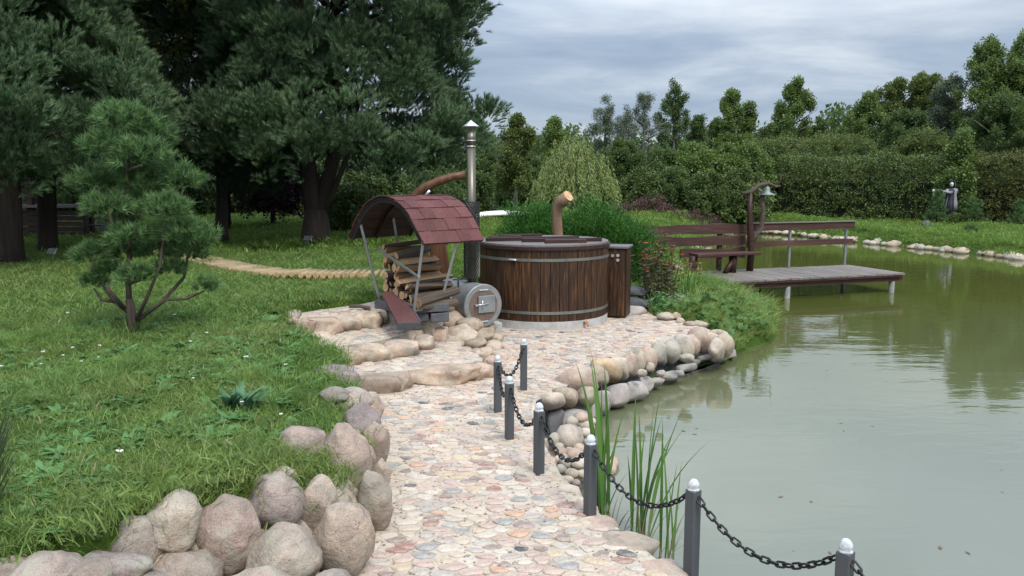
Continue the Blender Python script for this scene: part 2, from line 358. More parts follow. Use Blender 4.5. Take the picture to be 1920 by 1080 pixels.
M['petal_white'] = mat_leaf('white_petal', (.7, .7, .65), (.8, .8, .75), .1)
M['broom'] = mat_leaf('broom_twigs', (.022, .038, .018), (.055, .085, .040), .1)

# ------------------------------------------------------------ foliage templates (never linked; drawn as instances by the scatter group)
def leaf_soup(name, mat, P, Dn, Ln, Wd, bend=None, tone=None, kind='quad', tang=None):
    """P roots, Dn unit directions, Ln lengths, Wd widths -> mesh of thin leaves"""
    n = len(P); P = np.asarray(P, float); Dn = np.asarray(Dn, float); Dn /= np.linalg.norm(Dn, axis=1)[:, None] + 1e-9
    rnd = rng.normal(size=(n, 3)) if tang is None else tang; S = np.cross(Dn, rnd); S /= np.linalg.norm(S, axis=1)[:, None] + 1e-9
    Ln = np.broadcast_to(Ln, n)[:, None]; Wd = np.broadcast_to(Wd, n)[:, None]
    if kind == 'needle':
        V = np.stack([P - S * Wd / 2, P + S * Wd / 2, P + Dn * Ln], 1); k = 3; F = [[0, 1, 2]]
    elif kind == 'quad':
        V = np.stack([P, P + Dn * Ln * .5 - S * Wd / 2, P + Dn * Ln, P + Dn * Ln * .5 + S * Wd / 2], 1); k = 4; F = [[0, 1, 2, 3]]
    else:  # bent blade
        B = np.asarray(bend, float)
        m1 = P + Dn * Ln * .5 + B * .25; m2 = P + Dn * Ln * .8 + B * .62; tip = P + Dn * Ln * .97 + B
        V = np.stack([P - S * Wd / 2, P + S * Wd / 2, m1 - S * Wd * .45, m1 + S * Wd * .45, m2 - S * Wd * .28, m2 + S * Wd * .28, tip], 1); k = 7
        F = [[0, 1, 3, 2], [2, 3, 5, 4], [4, 5, 6]]
    V = V.reshape(-1, 3); faces = []
    base = (np.arange(n) * k)
    tn = rng.random(n) if tone is None else tone
    for i in range(n):
        for f in F: faces.append([base[i] + j for j in f])
    me = np_mesh(name, V, faces, mat, tone=np.repeat(tn, len(F)))
    return me
def sph(n, up=-1.0):
    v = rng.normal(size=(n * 3 + 20, 3)); v /= np.linalg.norm(v, axis=1)[:, None]; v = v[v[:, 2] > up][:n]
    return v
TPL = {}
def tpl(name, fn, k=3):
    obs = []
    for i in range(k):
        obs.append(bpy.data.objects.new('tpl_' + name, fn(i)))
    TPL[name] = obs
def make_clump(mat, nl=34, r=.2, ll=.085, lw=.055):
    def f(i):
        d = sph(nl); P = d * (r * rng.random((nl, 1)) ** .45); P[:, 2] *= .8
        dn = d + rng.normal(size=(nl, 3)) * .7; dn[:, 2] += .1
        return leaf_soup('leaf_clump', mat, P, dn, ll * rng.uniform(.7, 1.3, nl), lw * rng.uniform(.7, 1.3, nl))
    return f
def make_tuft(mat, nn=46, ll=.075, w=.0028, stem=.10):
    def f(i):
        zz = rng.random(nn) ** .8 * stem; a = rng.random(nn) * 6.283; el = rng.uniform(.25, 1.15, nn)
        dn = np.stack([np.cos(a) * np.sin(el), np.sin(a) * np.sin(el), np.cos(el)], 1)
        P = np.stack([np.zeros(nn), np.zeros(nn), zz], 1)
        return leaf_soup('needle_tuft', mat, P, dn, ll * rng.uniform(.75, 1.15, nn), w, kind='needle')
    return f
def make_pine_spray(mat, nt_=16, r=.30, nn=32, ll=.10, w=.0115):
    """a branch end: short shoots fanning outwards and up, each with its needles"""
    def f(i):
        PP = []; DD = []; TT = []
        for k in range(nt_):
            d = np.array([rng.normal() * .75, rng.normal() * .75, rng.uniform(.25, 1.2)]); d /= np.linalg.norm(d)
            r0 = r * rng.uniform(.35, 1.0); base = d * r0
            ax = d * .6 + np.array([0, 0, .25]); ax /= np.linalg.norm(ax)
            t_ = rng.random(nn) ** .7 * .14
            P = base + ax * t_[:, None]
            q = sph(nn); dn = q * .62 + ax * .75 + np.array([0, 0, .35])
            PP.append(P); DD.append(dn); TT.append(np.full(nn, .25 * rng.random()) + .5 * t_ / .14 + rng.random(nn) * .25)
        P = np.concatenate(PP); Dn = np.concatenate(DD); n = len(P)
        return leaf_soup('pine_spray', mat, P, Dn, ll * rng.uniform(.7, 1.15, n), w, kind='needle', tone=np.concatenate(TT))
    return f
def make_patch(mat, nb=42, r=.14, h=.10, w=.005, lean=.5):
    def f(i):
        a = rng.random(nb) * 6.283; rr = r * np.sqrt(rng.random(nb)); P = np.stack([rr * np.cos(a), rr * np.sin(a), np.full(nb, -.015)], 1)
        dn = rng.normal(size=(nb, 3)) * [.28, .28, 0] + [0, 0, 1]; L_ = h * rng.uniform(.45, 1.3, nb)
        b = rng.normal(size=(nb, 3)) * [lean, lean, .0] * L_[:, None] - np.array([0, 0, 1]) * (L_ * .18)[:, None]
        return leaf_soup('grass_patch', mat, P, dn, L_, w * rng.uniform(.6, 1.3, nb), bend=b, kind='blade')
    return f
def make_weed(mat, nb=9, ll=.09, w=.035, up=.6):
    def f(i):
        a = np.arange(nb) / nb * 6.283 + rng.random(nb) * .6; dn = np.stack([np.cos(a), np.sin(a), up * rng.uniform(.4, 1.5, nb)], 1)
        L_ = ll * rng.uniform(.6, 1.2, nb); b = np.stack([np.cos(a) * L_ * .3, np.sin(a) * L_ * .3, -L_ * .35], 1)
        P = np.stack([np.cos(a) * .005, np.sin(a) * .005, np.full(nb, .0)], 1)
        me = leaf_soup('weed_rosette', mat, P, dn, L_, w, bend=b, kind='blade', tang=np.tile([0, 0, 1.], (nb, 1)) + 0 * dn)
        return me
    return f
def make_strand(mat, ln=1.0, nl=46):
    def f(i):
        t_ = np.sort(rng.random(nl)); off = np.stack([np.sin(t_ * 3 + i) * .06, np.cos(t_ * 2.3 + i) * .06, -t_ * ln], 1)
        a = rng.random(nl) * 6.283; dn = np.stack([np.cos(a) * .5, np.sin(a) * .5, -np.ones(nl)], 1)
        return leaf_soup('willow_strand', mat, off, dn, .13 * rng.uniform(.7, 1.2, nl), .024)
    return f
def make_spray_up(mat, nl=60, ll=.13, w=.016, spread=.5, h=.35):
    def f(i):
        P = []; D_ = []
        for k in range(8):
            d = np.array([rng.normal() * spread, rng.normal() * spread, 1.0]); d /= np.linalg.norm(d)
            m_ = nl // 8; tt = rng.random(m_) * h; P.append(d * tt[:, None]); D_.append(np.tile(d, (m_, 1)) + rng.normal(size=(m_, 3)) * .35)
        P = np.concatenate(P); D_ = np.concatenate(D_); n = len(P)
        return leaf_soup('spray', mat, P, D_, ll * rng.uniform(.6, 1.1, n), w, kind='quad')
    return f
tpl('leaf', make_clump(M['leaf'])); tpl('leaf_dark', make_clump(M['leaf_dark'])); tpl('leaf_grey', make_clump(M['leaf_grey'], ll=.075, lw=.035)); tpl('leaf_olive', make_clump(M['leaf_olive']))
tpl('purple', make_clump(M['purple'])); tpl('hedge', make_clump(M['hedge'], 40, .17, .07, .05)); tpl('hedge_yellow', make_clump(M['hedge_yellow'], 40, .17, .07, .05))
tpl('yellowgreen', make_clump(M['yellowgreen'], 26, .1, .035, .025)); tpl('red_shrub', make_spray_up(M['red_shrub'], 80, .07, .025, .6, .35))
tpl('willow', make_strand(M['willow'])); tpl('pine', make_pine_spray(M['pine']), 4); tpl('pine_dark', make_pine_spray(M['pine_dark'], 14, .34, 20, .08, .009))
tpl('tuft', make_tuft(M['pine_young'], 40, .085, .0062, .08), 4); tpl('tuft_far', make_tuft(M['pine_young'], 40, .12, .011, .14), 3)
tpl('juniper', make_spray_up(M['juniper'], 150, .055, .008, .35, .30))
tpl('grass_near', make_patch(M['grass'], 46, .13, .060, .0046, .6), 4); tpl('dead_leaf', make_patch(M['dry'], 5, .12, .06, .006, .9), 3); tpl('grass_mid', make_patch(M['grass'], 60, .24, .085, .009), 3); tpl('grass_far', make_patch(M['grass_far'], 80, .5, .10, .02, .4), 3)
tpl('grass_tall', make_patch(M['grass'], 36, .10, .30, .007, .5), 3); tpl('grass_tall_far', make_patch(M['grass_far'], 60, .2, .38, .012, .55), 3)
tpl('grass_bank', make_patch(M['bank'], 60, .2, .38, .010, .55), 3); tpl('weed', make_weed(M['weed']), 3); tpl('clover', make_weed(M['weed'], 12, .035, .03, 1.0), 3)
def make_daisy(mat):
    def f(i):
        n = 9; a = np.arange(n) / n * 6.283; dn = np.stack([np.cos(a), np.sin(a), np.full(n, .12)], 1); P = np.zeros((n, 3)) + [0, 0, .115]
        return leaf_soup('daisy', mat, P, dn, .013, .008)
    return f
tpl('daisy', make_daisy(M['petal_white']), 1)

_sg = {}
def scatter_group(name):
    if name in _sg: return _sg[name]
    g = bpy.data.node_groups.new('scatter_' + name, 'GeometryNodeTree')
    g.interface.new_socket('Geometry', in_out='INPUT', socket_type='NodeSocketGeometry'); g.interface.new_socket('Geometry', in_out='OUTPUT', socket_type='NodeSocketGeometry')
    n = g.nodes.new; l = g.links.new
    gi = n('NodeGroupInput'); go = n('NodeGroupOutput'); ip = n('GeometryNodeInstanceOnPoints'); jn = n('GeometryNodeJoinGeometry')
    for o in TPL[name]:
        oi = n('GeometryNodeObjectInfo'); oi.inputs['Object'].default_value = o; oi.inputs['As Instance'].default_value = False
        g2 = n('GeometryNodeGeometryToInstance'); l(oi.outputs['Geometry'], g2.inputs[0]); l(g2.outputs[0], jn.inputs[0])
    l(gi.outputs[0], ip.inputs['Points']); l(jn.outputs[0], ip.inputs['Instance']); ip.inputs['Pick Instance'].default_value = True
    def na(ty, nm):
        x = n('GeometryNodeInputNamedAttribute'); x.data_type = ty; x.inputs['Name'].default_value = nm; return [s_ for s_ in x.outputs if s_.enabled and s_.name == 'Attribute'][0]
    l(na('INT', 'vid'), ip.inputs['Instance Index']); er = n('FunctionNodeEulerToRotation'); l(na('FLOAT_VECTOR', 'rot'), er.inputs[0]); l(er.outputs[0], ip.inputs['Rotation'])
    l(na('FLOAT_VECTOR', 'scl'), ip.inputs['Scale']); l(ip.outputs[0], go.inputs[0])
    _sg[name] = g; return g
def eul_from_dirs(Dn, spin=None):
    Dn = np.asarray(Dn, float); Dn = Dn / (np.linalg.norm(Dn, axis=1)[:, None] + 1e-9); n = len(Dn)
    sp_ = rng.random(n) * 6.283 if spin is None else spin
    th = np.arccos(np.clip(Dn[:, 2], -1, 1)); ph = np.arctan2(Dn[:, 1], Dn[:, 0])
    cz, sz, cy, sy, cs, ss = np.cos(ph), np.sin(ph), np.cos(th), np.sin(th), np.cos(sp_), np.sin(sp_)
    # R = Rz(ph) Ry(th) Rz(spin)
    r00 = cz * cy * cs - sz * ss; r10 = sz * cy * cs + cz * ss; r20 = -sy * cs; r21 = sy * ss; r22 = cy
    return np.stack([np.arctan2(r21, r22), np.arctan2(-r20, np.sqrt(r00 ** 2 + r10 ** 2)), np.arctan2(r10, r00)], 1)
def scatter(name, tname, P, Dn, S, parent=None, kind=None):
    """one mesh of points that draws a template on each"""
    P = np.asarray(P, float); n = len(P)
    if n == 0: return None
    S = np.asarray(S, float)
    if S.ndim == 0: S = np.full(n, float(S))
    if S.ndim == 1: S = np.repeat(S[:, None], 3, 1)
    me = bpy.data.meshes.new(name); me.vertices.add(n); me.vertices.foreach_set('co', P.ravel())
    for nm, ty, arr, key in (('rot', 'FLOAT_VECTOR', eul_from_dirs(Dn), 'vector'), ('scl', 'FLOAT_VECTOR', S, 'vector')):
        a = me.attributes.new(nm, ty, 'POINT'); a.data.foreach_set(key, arr.astype(np.float32).ravel())
    a = me.attributes.new('vid', 'INT', 'POINT'); a.data.foreach_set('value', rng.integers(0, len(TPL[tname]), n).astype(np.int32))
    me.update(); o = link_mesh(name, me, parent)
    if parent is not None and name in ('crown', 'foliage'): o['kind'] = 'stuff'
    md = o.modifiers.new('scatter', 'NODES'); md.node_group = scatter_group(tname)
    if kind: o['kind'] = kind
    return o

# ------------------------------------------------------------ polygons
def seg_dist(X, Y, poly):
    d = np.full(X.shape, 1e9); inside = np.zeros(X.shape, bool); n = len(poly)
    for i in range(n):
        x0, y0 = poly[i][:2]; x1, y1 = poly[(i + 1) % n][:2]
        dx, dy = x1 - x0, y1 - y0; t_ = np.clip(((X - x0) * dx + (Y - y0) * dy) / (dx * dx + dy * dy + 1e-12), 0, 1)
        d = np.minimum(d, np.hypot(X - x0 - t_ * dx, Y - y0 - t_ * dy))
        if y0 != y1:
            c_ = ((y0 > Y) != (y1 > Y)) & (X < (x1 - x0) * (Y - y0) / (y1 - y0) + x0); inside ^= c_
    return np.where(inside, d, -d)     # positive inside
def pt(px, py, z): p = at(px, py, z); return (p.x, p.y)

ZP = .38                                   # level of the cobbled path
FOOT = [(-5.2, -1), (-4, 1.2), (-2.7, 2.15), (-2.0, 2.7), (-1.5, 3.2), pt(600, 1085, ZP), pt(690, 1030, ZP), pt(726, 950, ZP), pt(726, 890, ZP), pt(705, 820, ZP), pt(684, 750, ZP)]
RIM_R = [pt(1290, 1100, ZP), pt(1200, 1022, ZP), pt(1130, 968, ZP), pt(1085, 925, ZP), pt(1050, 888, ZP), pt(1030, 850, ZP), pt(1004, 800, ZP), pt(1005, 752, ZP), pt(1060, 726, ZP),
         pt(1112, 694, ZP), pt(1170, 670, ZP), pt(1245, 648, ZP), pt(1315, 632, ZP), pt(1350, 630, ZP)]
BACK_R = [pt(1330, 618, ZP), pt(1290, 606, ZP), pt(1225, 592, ZP), pt(1190, 562, ZP), (1.9, 12.6), (-.55, 12.6), (-.95, 10.4)]
STEPL = [pt(720, 556, .84), pt(640, 572, .82), pt(548, 588, .8), pt(545, 605, .8), pt(590, 660, .62), pt(620, 700, .5)]
HARD = FOOT + STEPL[::-1] + BACK_R[::-1] + RIM_R[::-1] + [(2.2, 1.6), (3.2, -1)]
POND = [(3.3, -9), (2.35, 1.0)] + [(x + .06, y + .02) for x, y in [pt(1290, 1100, ZP), pt(1200, 1022, ZP), pt(1130, 968, ZP), pt(1085, 925, ZP)]] + \
       [(x + .03, y - .02) for x, y in RIM_R[4:]] + [pt(1400, 655, 0), pt(1445, 640, 0), pt(1462, 618, 0), pt(1450, 590, 0),
        (4.1, 14.5), (3.4, 16), (3.5, 18.5), (4.2, 21), (5.6, 25), (7.6, 30), (9.0, 33.2), pt(1440, 438, 0), pt(1500, 443, 0), pt(1600, 455, 0), pt(1680, 461, 0), pt(1770, 471, 0), pt(1920, 487, 0),
        (16.5, 19.5), (21, 15), (27, 8), (29, -2), (27, -9)]
def land(x, y):
    x = np.asarray(x, float); y = np.asarray(y, float)
    h = .88 - .48 * sstep(8, 15, x) * sstep(12, 20, y)
    near = (1 - sstep(15, 22, y))
    h = h - near * .46 * sstep(.2, 2.4, x)
    return h
def height(X, Y):
    X = np.asarray(X, float); Y = np.asarray(Y, float)
    h = land(X, Y)
    wob = .03 * np.sin(X * 1.3 + .7 * Y) + .02 * np.sin(2.9 * X - 1.7 * Y + 1)
    h = h + wob
    dh = seg_dist(X, Y, HARD)
    sh_ = .30 * sstep(8.0, 8.6, Y) * (1 - sstep(.3, .8, X)); h = .26 + (h - .26) * (1 - sstep(-.27 + sh_ * .8, -.15 + sh_ * .8, dh))
    # the upper steps carry the lawn's level behind them
    dp = seg_dist(X, Y, POND)
    out_ = np.clip(-dp, 0, 50)
    bank = .06 + out_ * .42
    h = np.where(dp > 0, -.08 - np.clip(dp, 0, 2) * .5, np.minimum(h, bank))
    return h
def hz(x, y): return float(height(np.array([x]), np.array([y]))[0])

# ------------------------------------------------------------ setting: lawn, pond
def axis(lo, hi, flo, fhi, f, g):
    a = list(np.arange(flo, fhi, f)); s_ = f; v_ = fhi
    while v_ < hi: a.append(v_); s_ *= g; v_ += s_
    a.append(hi); s_ = f; v_ = flo - f; b = []
    while v_ > lo: b.append(v_); s_ *= g; v_ -= s_
    b.append(lo); return np.array(b[::-1] + a)
gx = axis(-150, 170, -5, 6, .12, 1.045); gy = axis(-12, 260, 1, 15, .12, 1.045)
X, Y = np.meshgrid(gx, gy); Z = height(X, Y)
nx, ny = len(gx), len(gy); idx = np.arange(nx * ny).reshape(ny, nx)
Fq = np.stack([idx[:-1, :-1], idx[:-1, 1:], idx[1:, 1:], idx[1:, :-1]], -1).reshape(-1, 4)
lawn = link_mesh('lawn', np_mesh('lawn', np.stack([X, Y, Z], -1).reshape(-1, 3), Fq, M['lawn'], smooth=True)); tag(lawn, kind='structure')
wm = MB(); wm.add([(-1.5, -10, 0), (34, -10, 0), (34, 36, 0), (-1.5, 36, 0)], [(0, 1, 2, 3)])
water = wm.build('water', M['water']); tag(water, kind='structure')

# ------------------------------------------------------------ the path: mortar bed and cobbles
path_root = empty('path', (0, 0, 0)); tag(path_root, 'cobbled path of mixed fieldstones set in pale mortar', kind='structure')
bed = bmesh.new(); vs_ = [bed.verts.new((x, y, ZP)) for x, y in HARD]; f = bed.faces.new(vs_); f.normal_update()
if f.normal.z < 0: f.normal_flip()
r_ = bmesh.ops.extrude_face_region(bed, geom=[f]); top_ = [v for v in r_['geom'] if isinstance(v, bmesh.types.BMVert)]
for v in bed.verts:
    if v not in top_: v.co.z = -.5
me = bpy.data.meshes.new('mortar_bed'); bmesh.ops.recalc_face_normals(bed, faces=bed.faces); bed.to_mesh(me); me.materials.append(M['mortar']); me.materials.append(M['slate']); me.polygons.foreach_set('material_index', [0 if abs(p.normal.z) > .5 else 1 for p in me.polygons]); bed.free()  # side faces take a darker material than the mortar top
link_mesh('mortar_bed', me, path_root)

def voronoi(seeds, spacing):
    S = np.array(seeds); cells = []
    for i, (x, y) in enumerate(S):
        d = np.hypot(S[:, 0] - x, S[:, 1] - y); nb = np.argsort(d)[1:16]
        poly = [(x + spacing * 1.1 * math.cos(a), y + spacing * 1.1 * math.sin(a)) for a in np.arange(0, 6.283, .52)]
        for j in nb:
            if d[j] > spacing * 2.4: break
            mx_, my_ = (x + S[j, 0]) / 2, (y + S[j, 1]) / 2; nx_, ny_ = (S[j, 0] - x) / d[j], (S[j, 1] - y) / d[j]
            g_ = [(px - mx_) * nx_ + (py - my_) * ny_ for px, py in poly]; new = []
            for k in range(len(poly)):
                a, b = poly[k], poly[(k + 1) % len(poly)]; ga, gb = g_[k], g_[(k + 1) % len(poly)]
                if ga <= 0: new.append(a)
                if (ga < 0) != (gb < 0) and abs(ga - gb) > 1e-9:
                    t_ = ga / (ga - gb); new.append((a[0] + (b[0] - a[0]) * t_, a[1] + (b[1] - a[1]) * t_))
            poly = new
            if len(poly) < 3: break
        cells.append(poly)
    return cells
def cobble_geo(poly, cx, cy, z, shrink, rise, tilt):
    """rounded, slightly domed stone from a cell outline"""
    n = 14; P = np.array(poly); ang = np.arctan2(P[:, 1] - cy, P[:, 0] - cx); rad = []
    for k in range(n):
        a = k / n * 6.283; d = np.array([math.cos(a), math.sin(a)]); best = 9
        for i in range(len(P)):
            p0 = P[i] - [cx, cy]; p1 = P[(i + 1) % len(P)] - [cx, cy]; e_ = p1 - p0; den = d[0] * e_[1] - d[1] * e_[0]
            if abs(den) < 1e-9: continue
            t_ = (p0[0] * e_[1] - p0[1] * e_[0]) / den; s_ = (p0[0] * d[1] - p0[1] * d[0]) / den
            if t_ > 0 and -.001 <= s_ <= 1.001: best = min(best, t_)
        rad.append(best if best < 9 else .05)
    rad = np.array(rad); m_ = np.median(rad)
    rad = .80 * rad + .10 * (np.roll(rad, 1) + np.roll(rad, -1))
    e_a = rng.random() * 3.14; e_k = rng.uniform(.74, 1.0); th_k = np.arange(n) / n * 6.283 - e_a
    rad = np.minimum(rad, m_ * 1.8) * shrink * (e_k / np.sqrt((e_k * np.cos(th_k)) ** 2 + np.sin(th_k) ** 2)) * rng.uniform(.93, 1.04, n)
    V = []; tx, ty = tilt
    for rr, hh in ((1.0, -.010), (.985, rise * .55), (.90, rise * .95)):
        for k in range(n):
            a = k / n * 6.283; x_ = rad[k] * rr * math.cos(a); y_ = rad[k] * rr * math.sin(a); V.append((x_, y_, hh + x_ * tx + y_ * ty))
    V.append((0, 0, rise)); F_ = []
    for r0 in range(2):
        for k in range(n): F_.append((r0 * n + k, r0 * n + (k + 1) % n, (r0 + 1) * n + (k + 1) % n, (r0 + 1) * n + k))
    for k in range(n): F_.append((2 * n + k, 2 * n + (k + 1) % n, 3 * n))
    return V, F_
def tone_rand(): return float(rng.random())
TUB = (at(1020, 602, ZP).x - .01, 11.1); TUB_R = .90
def pave(region, spacing, aniso, z, shrinkr, root, limit_near, exclude=None, nm='cobble'):
    xs = [p[0] for p in region]; ys = [p[1] for p in region]; seeds = []
    x0, x1, y0, y1 = min(xs), max(xs), min(ys), max(ys); tries = int((x1 - x0) * (y1 - y0) / (spacing ** 2 * aniso) * 30)
    cx_ = rng.uniform(x0 - .1, x1 + .1, tries); cy_ = rng.uniform(y0 - .1, y1 + .1, tries); cell = {}
    sd_ = seg_dist(cx_, cy_, region)
    for x, y, s_ in zip(cx_, cy_, sd_):
        if s_ < -.15: continue
        Yk = y / aniso; loc_s = spacing * rng.choice([1.4, 1.05, .75, .45], p=[.22, .33, .22, .23])
        k = (int(x // spacing), int(Yk // spacing)); ok = True
        for a in (-1, 0, 1):
            for b in (-1, 0, 1):
                for (qx, qy, qs) in cell.get((k[0] + a, k[1] + b), ()):
                    if (qx - x) ** 2 + (qy - Yk) ** 2 < (min(loc_s, qs)) ** 2: ok = False; break
        if ok: cell.setdefault(k, []).append((x, Yk, loc_s)); seeds.append((x, Yk))
    cells = voronoi(seeds, spacing * 1.4); out_ = []
    for (sx, sy), poly in zip(seeds, cells):
        if len(poly) < 3: continue
        P = np.array(poly) * [1, aniso]; c_ = P.mean(0)
        sdd = seg_dist(P[:, 0], P[:, 1], region).min(); sc_ = seg_dist(c_[:1], c_[1:], region)[0]
        if sdd < -.015 and sc_ < spacing * .30: continue
        if exclude is not None and exclude(c_[0], c_[1]): continue
        V, F_ = cobble_geo([tuple(p) for p in P], c_[0], c_[1], z, rng.uniform(*shrinkr), rng.uniform(.002, .008), (rng.normal() * .025, rng.normal() * .025))
        area = abs(sum(P[i, 0] * P[(i + 1) % len(P), 1] - P[(i + 1) % len(P), 0] * P[i, 1] for i in range(len(P)))) / 2
        dist2 = c_[0] ** 2 + c_[1] ** 2 + 4; vis = 1 if abs(c_[0]) / max(c_[1], .1) < .66 and c_[1] > 3.0 else .02
        out_.append((vis * area * 2 / dist2 ** 1.5, c_, V, F_, tone_rand()))
    return out_
def excl(x, y):
    if math.hypot(x - TUB[0], y - TUB[1]) < TUB_R + .06: return True
    if y > 11.6: return True
    if seg_dist(np.array([x]), np.array([y]), STEPREG)[0] > -.03: return True
    return False
S1 = [pt(684, 750, ZP), pt(762, 742, ZP), pt(880, 714, ZP), pt(928, 700, ZP), pt(935, 680, ZP)]
STEPREG = S1 + [pt(870, 650, ZP), pt(860, 600, ZP), pt(830, 560, ZP), (-1.2, 12), (-3.5, 12), pt(520, 600, .7), pt(560, 660, .6)]
PATHREG = [p for p in HARD]
cob = pave(PATHREG, .176, .66, ZP, (.80, .98), path_root, 300, excl)
cob.sort(key=lambda q: -q[0])
for k, (_, c_, V, F_, tn) in enumerate(cob[:300]):
    link_mesh('cobble', np_mesh('cobble', V, F_, M['cobble'], smooth=False, tone=tn), path_root, (c_[0], c_[1], ZP + rng.uniform(0, .003)))
VV = []; FF = []; TT = []
for (_, c_, V, F_, tn) in cob[300:]:
    b_ = len(VV); VV += [(v[0] + c_[0], v[1] + c_[1], v[2] + ZP) for v in V]; FF += [[b_ + i for i in f_] for f_ in F_]; TT += [tn] * len(F_)
o = link_mesh('cobbles_far', np_mesh('cobbles', VV, FF, M['cobble'], smooth=False, tone=TT), path_root); o.name = 'small_cobbles'; tag(o, kind='stuff')
# chips and grit in the joints
GP = []; 
for i in range(9000):
    x, y = rng.uniform(-1.6, 2.6), rng.uniform(3, 9.5); GP.append((x, y))
GP = np.array(GP); sd_ = seg_dist(GP[:, 0], GP[:, 1], HARD); GP = GP[sd_ > .03]
def make_chip(i):
    m_ = MB(); m_.box((0, 0, 0), (.014, .011, .007), jit=.003); return m_.mesh('chip', M['step'])
tpl('chip', make_chip, 3)
o = scatter('grit', 'chip', np.column_stack([GP, np.full(len(GP), ZP + .004)]), np.tile([0, 0, 1.], (len(GP), 1)), rng.uniform(.3, 1.1, len(GP)), path_root, 'stuff')

# ------------------------------------------------------------ rocks
_ico = {}
def ico(sub):
    if sub not in _ico:
        b = bmesh.new(); bmesh.ops.create_icosphere(b, subdivisions=sub, radius=1); b.verts.ensure_lookup_table()
        _ico[sub] = (np.array([v.co[:] for v in b.verts]), [[v.index for v in f.verts] for f in b.faces]); b.free()
    return _ico[sub]
def rock_mesh(name, rx, ry, rz, mat, sub=3, angular=.35, rough=.08, flat=None, seed=0, box=0, tone=None):
    V, Fc = ico(sub); V = V.copy(); rs = np.random.default_rng(seed + 11)
    if box:                                             # squarish stone
        V = np.sign(V) * np.abs(V) ** (1 - box); 
    for k in range(int(10 + 18 * angular) if angular > .05 else 0):               # facets: clamp against random planes
        n_ = rs.normal(size=3); n_ /= np.linalg.norm(n_); d_ = rs.uniform(.84 - .20 * angular, .98); q = V @ n_; ov = np.clip(q - d_, 0, None); V -= ov[:, None] * n_ * .85
    off = Vector(rs.uniform(-50, 50, 3))
    dsp = np.array([noise.fractal(Vector(v) * 1.3 + off, .9, 2.1, 5) for v in V]); V *= (1 + rough * dsp * 1.9)[:, None]
    V *= [rx, ry, rz]
    if flat is not None: V[:, 2] = np.where(V[:, 2] > flat, flat + (V[:, 2] - flat) * .06, V[:, 2])
    return np_mesh(name, V, Fc, mat, smooth=True, tone=tone)
def rock(name, p, r, mat, parent=None, rot=(0, 0, 0), **k):
    return link_mesh(name, rock_mesh(name, r[0], r[1], r[2], mat, **k), parent, p, rot)

# retaining wall of boulders
wall = empty('retaining_wall', at(690, 1000, ZP), 0, 'retaining wall of big rounded granite boulders set in mortar between the lawn and the path', 'wall')
WL = Vector(wall.location)
B = [(90, 1098, 60, 46, .74, .4), (20, 1110, 60, 46, .72, .5), (170, 1082, 36, 30, .78, .6), (645, 868, 50, 74, .72, .4), (516, 943, 48, 51, .76, .1), (597, 955, 40, 66, .66, .6), (430, 1003, 56, 72, .68, .35), (330, 978, 52, 56, .80, .9), (256, 1027, 46, 50, .72, .3),
     (207, 1072, 60, 34, .70, .5), (122, 1076, 32, 26, .74, .7), (347, 1075, 60, 46, .58, .3), (535, 1052, 66, 58, .55, .15), (645, 1014, 54, 72, .54, .2), (702, 942, 30, 62, .54, .3),
     (566, 832, 44, 36, .84, .35), (533, 893, 24, 20, .84, .4), (676, 800, 36, 46, .70, .7), (706, 838, 24, 56, .60, .8), (655, 752, 42, 24, .74, .2), (697, 770, 22, 34, .60, .6), (628, 710, 44, 27, .74, .5),
     (628, 742, 30, 16, .80, .3), (714, 900, 18, 40, .52, .4), (480, 1120, 66, 50, .50, .5), (400, 1150, 60, 50, .50, .3), (270, 1130, 60, 50, .55, .5), (140, 1130, 62, 50, .58, .4), (30, 1085, 55, 30, .74, .3),
     (620, 1110, 40, 40, .46, .5), (685, 862, 20, 36, .62, .5)]
for k, (px, py, rx, ry, z, an) in enumerate(B):
    p = at(px, py, z); s_ = (p - Vector((0, 0, CAMZ))).length / FPX
    o = rock('boulder', p - WL, (rx * s_ * 1.03, rx * s_ * .85 if rx < 30 else rx * s_ * .95, ry * s_ * 1.03), M['boulder'], wall, (rng.normal() * .12, rng.normal() * .1, 0), seed=k * 7 + 3, angular=an, rough=.07, sub=4)
# mortar backing: a rough sloping sheet behind the boulders
bk = MB(); FT = [Vector((x, y, 0)) for x, y in FOOT[1:]]
Vb = []; 
dense = []
for a, b in zip(FT[:-1], FT[1:]):
    n_ = max(2, int((b - a).length / .08))
    for i in range(n_): dense.append(a.lerp(b, i / n_))
dense.append(FT[-1])
rows = 7
for i, p in enumerate(dense):
    t_ = (dense[min(i + 1, len(dense) - 1)] - dense[max(i - 1, 0)]).normalized(); nrm = Vector((-t_.y, t_.x, 0))
    for j in range(rows):
        f_ = j / (rows - 1); off = .0 + .19 * f_
        q = p + nrm * (off + .02 * noise.noise(Vector((p.x * 6, p.y * 6, f_ * 3)))); Vb.append((q.x - WL.x, q.y - WL.y, ZP - .05 + f_ * .42 - WL.z + (.03 * noise.noise(Vector((p.x * 4, p.y * 4, 7))) if j == rows - 1 else 0)))
Fb = [(i * rows + j, (i + 1) * rows + j, (i + 1) * rows + j + 1, i * rows + j + 1) for i in range(len(dense) - 1) for j in range(rows - 1)]
bk.add(Vb, Fb, smooth=True); bk.build('mortar', M['mortar'], wall)

